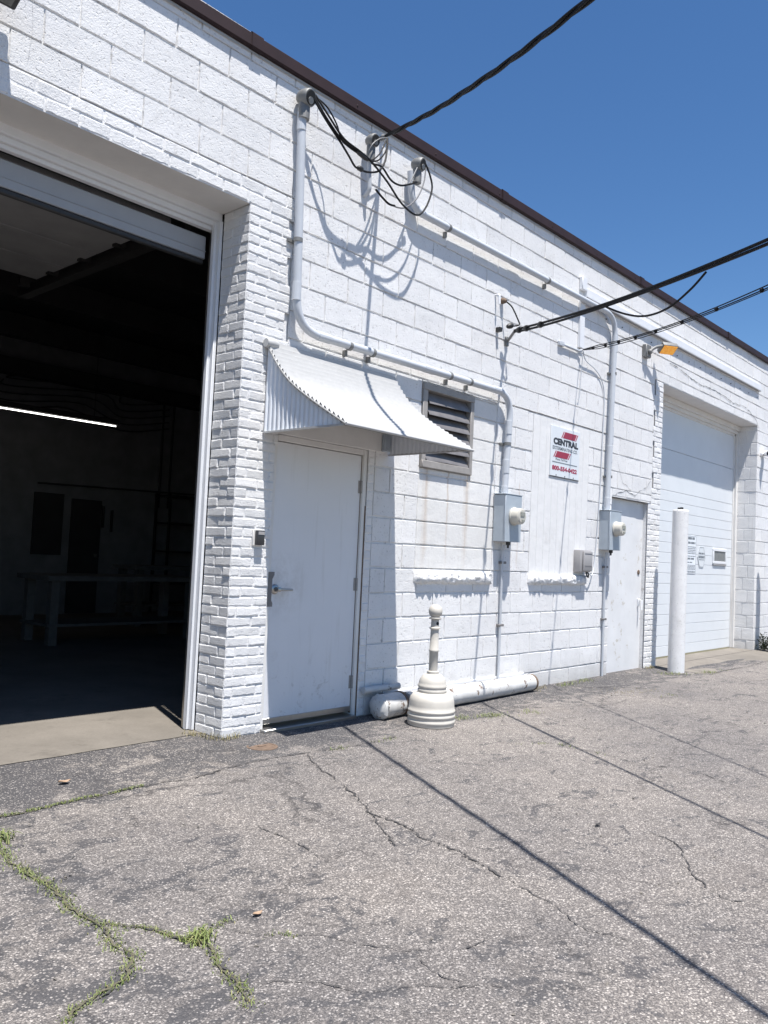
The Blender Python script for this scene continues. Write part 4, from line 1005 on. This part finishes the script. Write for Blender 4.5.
def text(s, name, u, v, width, height, mat, bold=0.0, spacing=1.0):
    cu = bpy.data.curves.new('t', 'FONT'); cu.body = s; cu.size = 1; cu.extrude = .003; cu.offset = bold; cu.space_character = spacing
    o = bpy.data.objects.new('t', cu); COL.objects.link(o); bpy.context.view_layer.update()
    me = bpy.data.meshes.new_from_object(o.evaluated_get(bpy.context.evaluated_depsgraph_get())); COL.objects.unlink(o); bpy.data.objects.remove(o)
    xs_ = [q.co.x for q in me.vertices]; ys_ = [q.co.y for q in me.vertices]; x_0, x_1, y_0, y_1 = min(xs_), max(xs_), min(ys_), max(ys_)
    b = MB(); b.bm.from_mesh(me)
    for q in b.bm.verts:
        X_ = su(u)+(q.co.x-x_0)/(x_1-x_0)*width*SW; Z_ = sv(v)+(q.co.y-y_0)/(y_1-y_0)*height*SH; Y_ = -.0128-.0007*(1 if q.co.z > 0 else -1); q.co = (X_, Y_, Z_)
    return part(name, b, mat, sp)
text('CENTRAL', 'lettering', .08, .635, .86, .135, 'ink', .062, 1.06)
# slab serifs that give the heavy name its look
text('EXTERMINATING CO.', 'lettering', .06, .535, .86, .070, 'ink_gray', .022)
text('Phone Toll Free', 'lettering', .17, .325, .40, .042, 'ink_gray', .01)
text('800-554-0422', 'lettering', .06, .12, .86, .092, 'ink_red', .05, 1.05)
b = MB()
for u in (.2, .5, .8): b.lathe([(.008, 0), (.008, .003)], (su(u), -.012, sz0+.012), (0, -1, 0), 8)
bx(b, (sx0-.008, -.009, sz0-.009), (sx1+.008, -.001, sz0), bev=.001); part('lower_rail', b, 'graywire', SG)
# notices on the far door
NT1 = thing('notice_sheet', 'white printed notice sheet taped to the far garage door', 'notice', (12.22, .345, 1.05))
b = MB(); bx(b, (12.02, .346, 1.055), (12.40, .3495, 1.62)); ns_ = part('sheet', b, 'paper', NT1)
b = MB(); random.seed(5)
def dashes(x0, x1, z, h, wmin, wmax, gap):
    x = x0
    while x < x1:
        w0 = random.uniform(wmin, wmax); bx(b, (x, .3445, z), (min(x+w0, x1), .3459, z+h)); x += w0+gap
dashes(12.06, 12.34, 1.565, .035, .12, .2, .02); dashes(12.06, 12.37, 1.50, .030, .06, .14, .02)
for z in (1.45, 1.425, 1.40, 1.375, 1.35, 1.31): dashes(12.04, 12.38, z, .010, .03, .09, .012)
dashes(12.05, 12.33, 1.265, .025, .08, .14, .02); dashes(12.05, 12.28, 1.215, .014, .04, .1, .02)
for z in (1.175, 1.155, 1.135, 1.115, 1.085, 1.07): dashes(12.04, 12.38, z, .009, .03, .1, .012)
bx(b, (12.395, .3445, 1.06), (12.399, .3459, 1.615)); bx(b, (12.03, .3445, 1.612), (12.394, .3459, 1.616))
part('print', b, 'ink_gray', ns_)
NT2 = thing('hexagon_sticker', 'white hexagonal sticker beside the notice on the far garage door', 'sticker', (12.63, .345, 1.15))
hexp = [(12.55, 1.47), (12.71, 1.47), (12.79, 1.31), (12.71, 1.15), (12.55, 1.15), (12.47, 1.31)]
b = MB(); f_ = [(x, .346, z) for x, z in hexp]; b.face(f_); r_ = [(x, .3495, z) for x, z in hexp]; b.face(r_[::-1])
for i in range(6): b.face([f_[i], r_[i], r_[(i+1) % 6], f_[(i+1) % 6]])
hs = part('plate', b, 'sign', NT2)
b = MB()
for i in range(6):
    p0, p1 = hexp[i], hexp[(i+1) % 6]; c0 = Vector((12.63, 1.31)); q0, q1 = Vector(p0).lerp(c0, .05), Vector(p1).lerp(c0, .05); r0, r1 = Vector(p0).lerp(c0, .09), Vector(p1).lerp(c0, .09)
    b.face([(q0.x, .3445, q0.y), (q1.x, .3445, q1.y), (r1.x, .3445, r1.y), (r0.x, .3445, r0.y)])
dashes(12.52, 12.74, 1.355, .026, .05, .1, .015); dashes(12.51, 12.75, 1.32, .012, .03, .08, .012); dashes(12.51, 12.75, 1.295, .022, .05, .1, .012); dashes(12.53, 12.74, 1.265, .012, .03, .08, .012)
part('print', b, 'ink_gray', hs)

# ------------------------------------------------------------------ cigarette receptacle
rx, ry = 5.005, -.50; rz = gz(rx, ry)
RC = thing('cigarette_receptacle', 'beige smokers post with a ball top and ringed base near the entry door', 'ash receptacle', (rx, ry, rz))
S_ = .93
base_prof = [(.170, 0), (.184, .008), (.186, .03), (.190, .035), (.190, .05), (.185, .055), (.185, .075), (.190, .08), (.190, .095), (.184, .10), (.184, .115), (.189, .12), (.189, .133), (.183, .138), (.180, .17), (.178, .205), (.170, .232), (.150, .255), (.122, .268), (.113, .272)]
b = MB(); b.lathe([(r*.97, h*S_) for r, h in base_prof], (rx, ry, rz), n=48); part('base', b, 'receptacle', RC, sharp=55)
neck = [(.112, .270), (.116, .278), (.116, .295), (.111, .30), (.111, .308), (.115, .313), (.115, .328), (.110, .334), (.108, .352), (.100, .378), (.082, .402), (.055, .418), (.048, .42), (.048, .44), (.040, .445)]
b = MB(); b.lathe([(r*.97, h*S_) for r, h in neck], (rx, ry, rz), n=48); part('collar', b, 'receptacle', RC, sharp=55)
post = [(.035, .44), (.036, .60), (.039, .603), (.039, .618), (.036, .622), (.033, .76), (.033, .785), (.044, .79), (.044, .80), (.033, .806), (.031, .865), (.050, .872), (.052, .88), (.036, .887), (.034, .892)]
b = MB(); b.lathe([(r*.97, h*S_) for r, h in post], (rx, ry, rz), n=32); pst = part('post', b, 'receptacle', RC, sharp=55)
b = MB(); b.lathe([(.053*math.sin(a)+.001, -.053*math.cos(a)) for a in [math.pi*i/18 for i in range(19)]], (rx, ry, rz+(.935)*S_), n=32); part('ball', b, 'receptacle', RC)
b = MB(); dd = Vector((-.3, -1, 0)).normalized(); b.lathe([(.013, 0), (.012, .003)], Vector((rx, ry, rz+.836*S_))+Vector((-.2, -1, 0)).normalized()*.0300, (-.2, -1, 0), 14); part('hole', b, 'mouth', pst)

# ------------------------------------------------------------------ pipes on the ground
def fat_pipe(name, label, p0, p1, r0, r1, group, capped, seed):
    t = thing(name, label, 'pipe', (p0[0], p0[1], GZ), group)
    P0, P1 = Vector(p0), Vector(p1); n = 26; path = []; rr = []
    for i in range(n+1):
        u = i/n; p = P0.lerp(P1, u); p.z += .004*noise.noise(Vector((u*5, seed, 0))); path.append(p); rr.append(r0+(r1-r0)*u+.0025*noise.noise(Vector((u*9, seed, 5))))
    b = MB(); b.tube(path, r0, 26, radii=rr); pp = part('pipe', b, 'old_pipe', t)
    d = (P1-P0).normalized()
    if capped:
        b = MB(); rows = []
        for j in range(7):
            a = math.pi/2*j/6; rows.append([P0-d*math.sin(a)*r0*.55+(Vector((0, math.cos(k*math.pi/12), math.sin(k*math.pi/12))))*max(.002, r0*1.02*math.cos(a))*(1+.22*noise.noise(Vector((k*1.1, j*1.3, seed)))+.10*noise.noise(Vector((k*2.3, j*2.9, seed+4)))) for k in range(24)])
        b.quadgrid(rows, True, True); part('crumpled_end', b, 'old_pipe', t, sharp=25)
    b = MB(); b.lathe([(r1*1.04, -.03), (r1*1.04, 0), (r1*.9, .003)], P1, d, 24); part('end_rim', b, 'rust', t)
    return t
fat_pipe('ground_pipe', 'short white pipe stub with a crumpled end left of the smokers post', (4.80, -.15, GZ+.085), (5.07, -.125, GZ+.085), .095, .095, 'white pipes lying along the wall', True, 1)
fat_pipe('ground_pipe', 'long chipped white pipe lying along the wall right of the smokers post', (5.10, -.15, GZ+.085), (7.10, -.10, GZ+.078), .090, .078, 'white pipes lying along the wall', False, 2)
b = MB(); b.tube([(4.72, -.04, .055), (5.12, -.06, .062)], .026, 14); b.lathe([(.020, 0), (.018, .002)], (4.7195, -.04, .055), (-1, 0, 0), 12)
tag(part('wall_pipe', b, 'old_pipe', None, (4.9, -.05, .05)), 'thin white pipe piece lying above the crumpled pipe stub by the entry door', 'pipe')

# ------------------------------------------------------------------ bollards
BL = thing('bollard', 'tall white painted steel bollard in front of the far garage door', 'bollard', (10.10, -.33, GZ-.02), 'white bollards at the far garage door')
b = MB(); prof = [(0.100, 0), (0.100, .3), (.098, 1.0), (.097, 2.0), (.097, 2.02), (.091, 2.027), (.090, 2.0), (.02, 1.995)]
b.lathe(prof, (10.10, -.33, GZ-.02), (.008, .0, 1), 36); part('post', b, 'pipe_white' if False else 'brick', BL, sharp=50)
b = MB()
for i in range(3):
    bx(b, (-.04, -.003, 0), (.03, .003, .02), mat=Matrix.Translation((10.10+i*.02, -.35+i*.02, 2.02+GZ)) @ Matrix.Rotation(i*1.1, 4, 'Z'))
part('torn_cap', b, 'dark', BL)
B2 = copy_tree(BL, (4.0, 0, 0)); B2['label'] = 'white painted steel bollard right of the far garage door at the frame edge'
# weed bush at the right pier
WD = thing('weed', 'dark leafy weed growing at the wall base behind the right bollard', 'plant', (14.2, -.12, GZ))
b = MB(); random.seed(9)
for _ in range(10):
    a = random.uniform(0, 6.28); h = random.uniform(.1, .26); b.tube(smooth_path([(14.2, -.12, GZ), (14.2+math.cos(a)*.06, -.12+math.sin(a)*.04, GZ+h*.6), (14.2+math.cos(a)*.16, -.12+math.sin(a)*.09, GZ+h)], 3), .004, 4)
part('stem', b, 'leaf', WD)
b = MB()
for _ in range(300):
    c = Vector((14.2+random.gauss(0, .09), min(-.03, -.13+random.gauss(0, .06)), GZ+.02+abs(random.gauss(.05, .10)))); d1 = Vector((random.uniform(-1, 1), random.uniform(-1, 1), random.uniform(-.6, .8))).normalized(); d2 = d1.cross(Vector((random.random(), random.random(), random.random()))).normalized(); s_ = random.uniform(.012, .03)
    b.face([c-d1*s_, c+d2*s_*.4, c+d1*s_, c-d2*s_*.4])
part('foliage', b, 'leaf', WD)

# ------------------------------------------------------------------ ground bits
VC = thing('valve_cover', 'small round rusty valve cover set in the asphalt near the brick pier', 'valve cover', (3.52, -.28, gz(3.52, -.28)))
b = MB(); z = gz(3.52, -.28); b.lathe([(.105, -.004), (.103, .003), (.088, .004), (.086, .001)], (3.52, -.28, z), n=36); part('ring', b, 'rust', VC)
b = MB(); b.lathe([(.084, -.004), (.083, .002), (.02, .003)], (3.52, -.28, z), n=32); bx(b, (3.49, -.29, z+.0035), (3.55, -.27, z+.007), bev=.001); part('lid', b, 'rust', VC)
for i, (x, y, lab, s_) in enumerate(((2.17, -.29, 'pale dry leaf lying on the asphalt beside the grassy crack near the open bay', .035), (1.93, -2.18, 'brown curled leaf lying on the asphalt in the foreground', .022), (3.80, -2.52, 'dark small leaf on the asphalt between the two cable shadows', .022))):
    b = MB(); z = gz(x, y); pts = []
    rows = [[(x+s_*(u-.5)*2, y+s_*.55*math.sin(math.pi*u)*v, z+.006+.25*s_*(abs(v)*.8+abs(u-.5)*1.2+.2*math.sin(u*7))) for u in (0, .2, .4, .6, .8, 1)] for v in (-1, -.5, 0, .5, 1)]
    b.quadgrid(rows); tag(part('fallen_leaf', b, 'dead_leaf' if i < 2 else 'crack', None, (x, y, z)), lab, 'leaf', 'fallen leaves')

# ------------------------------------------------------------------ inside the bay
LT = thing('strip_light', 'lit fluorescent strip light hanging inside the dark bay', 'ceiling light', (5.3, 7.03, 2.9))
b = MB(); bx(b, (4.0, 6.95, 2.915), (6.48, 7.11, 2.99), bev=.006); part('housing', b, 'in_dark', LT)
b = MB(); b.tube([(4.02, 7.03, 2.90), (6.46, 7.03, 2.90)], .009, 8); part('tube', b, 'tube', LT)
for x in (4.4, 6.1):
    b = MB(); b.tube([(x, 7.03, 2.99), (x, 7.03, 4.3)], .006, 5); part('hanger', b, 'dark', LT)
def bench(name, label, x0, x1, y0, y1, h, shelf):
    t = thing(name, label, 'workbench', ((x0+x1)/2, (y0+y1)/2, GZ+.012), 'workbenches inside the bay')
    z = GZ+.008; b = MB(); bx(b, (x0, y0, z+h-.06), (x1, y1, z+h), bev=.005); part('top', b, 'wood', t)
    for x in (x0+.08, x1-.18):
        for y_ in (y0+.06, y1-.16): b = MB(); bx(b, (x, y_, z), (x+.1, y_+.1, z+h-.06)); part('leg', b, 'wood', t)
    b = MB(); bx(b, (x0+.05, y0+.05, z+shelf), (x1-.05, y1-.05, z+shelf+.03)); part('shelf', b, 'wood', t)
bench('workbench', 'dark wooden workbench standing nearest inside the bay', 4.55, 6.75, 4.95, 5.8, .83, .22)
bench('workbench', 'dark narrow workbench against the shelf rack deep in the bay', 6.7, 9.3, 6.6, 7.3, .92, .3)
SHF = thing('shelf_rack', 'dark metal shelf rack at the back wall of the bay', 'shelf', (8.9, 8.6, GZ))
for x in (8.4, 9.45):
    for y_ in (8.4, 8.85): b = MB(); bx(b, (x, y_, GZ+.012), (x+.04, y_+.04, 2.07)); part('upright', b, 'dark', SHF)
for z in (.4, .98, 1.5, 2.0): b = MB(); bx(b, (8.4, 8.4, z), (9.49, 8.89, z+.03)); part('shelf', b, 'dark', SHF)
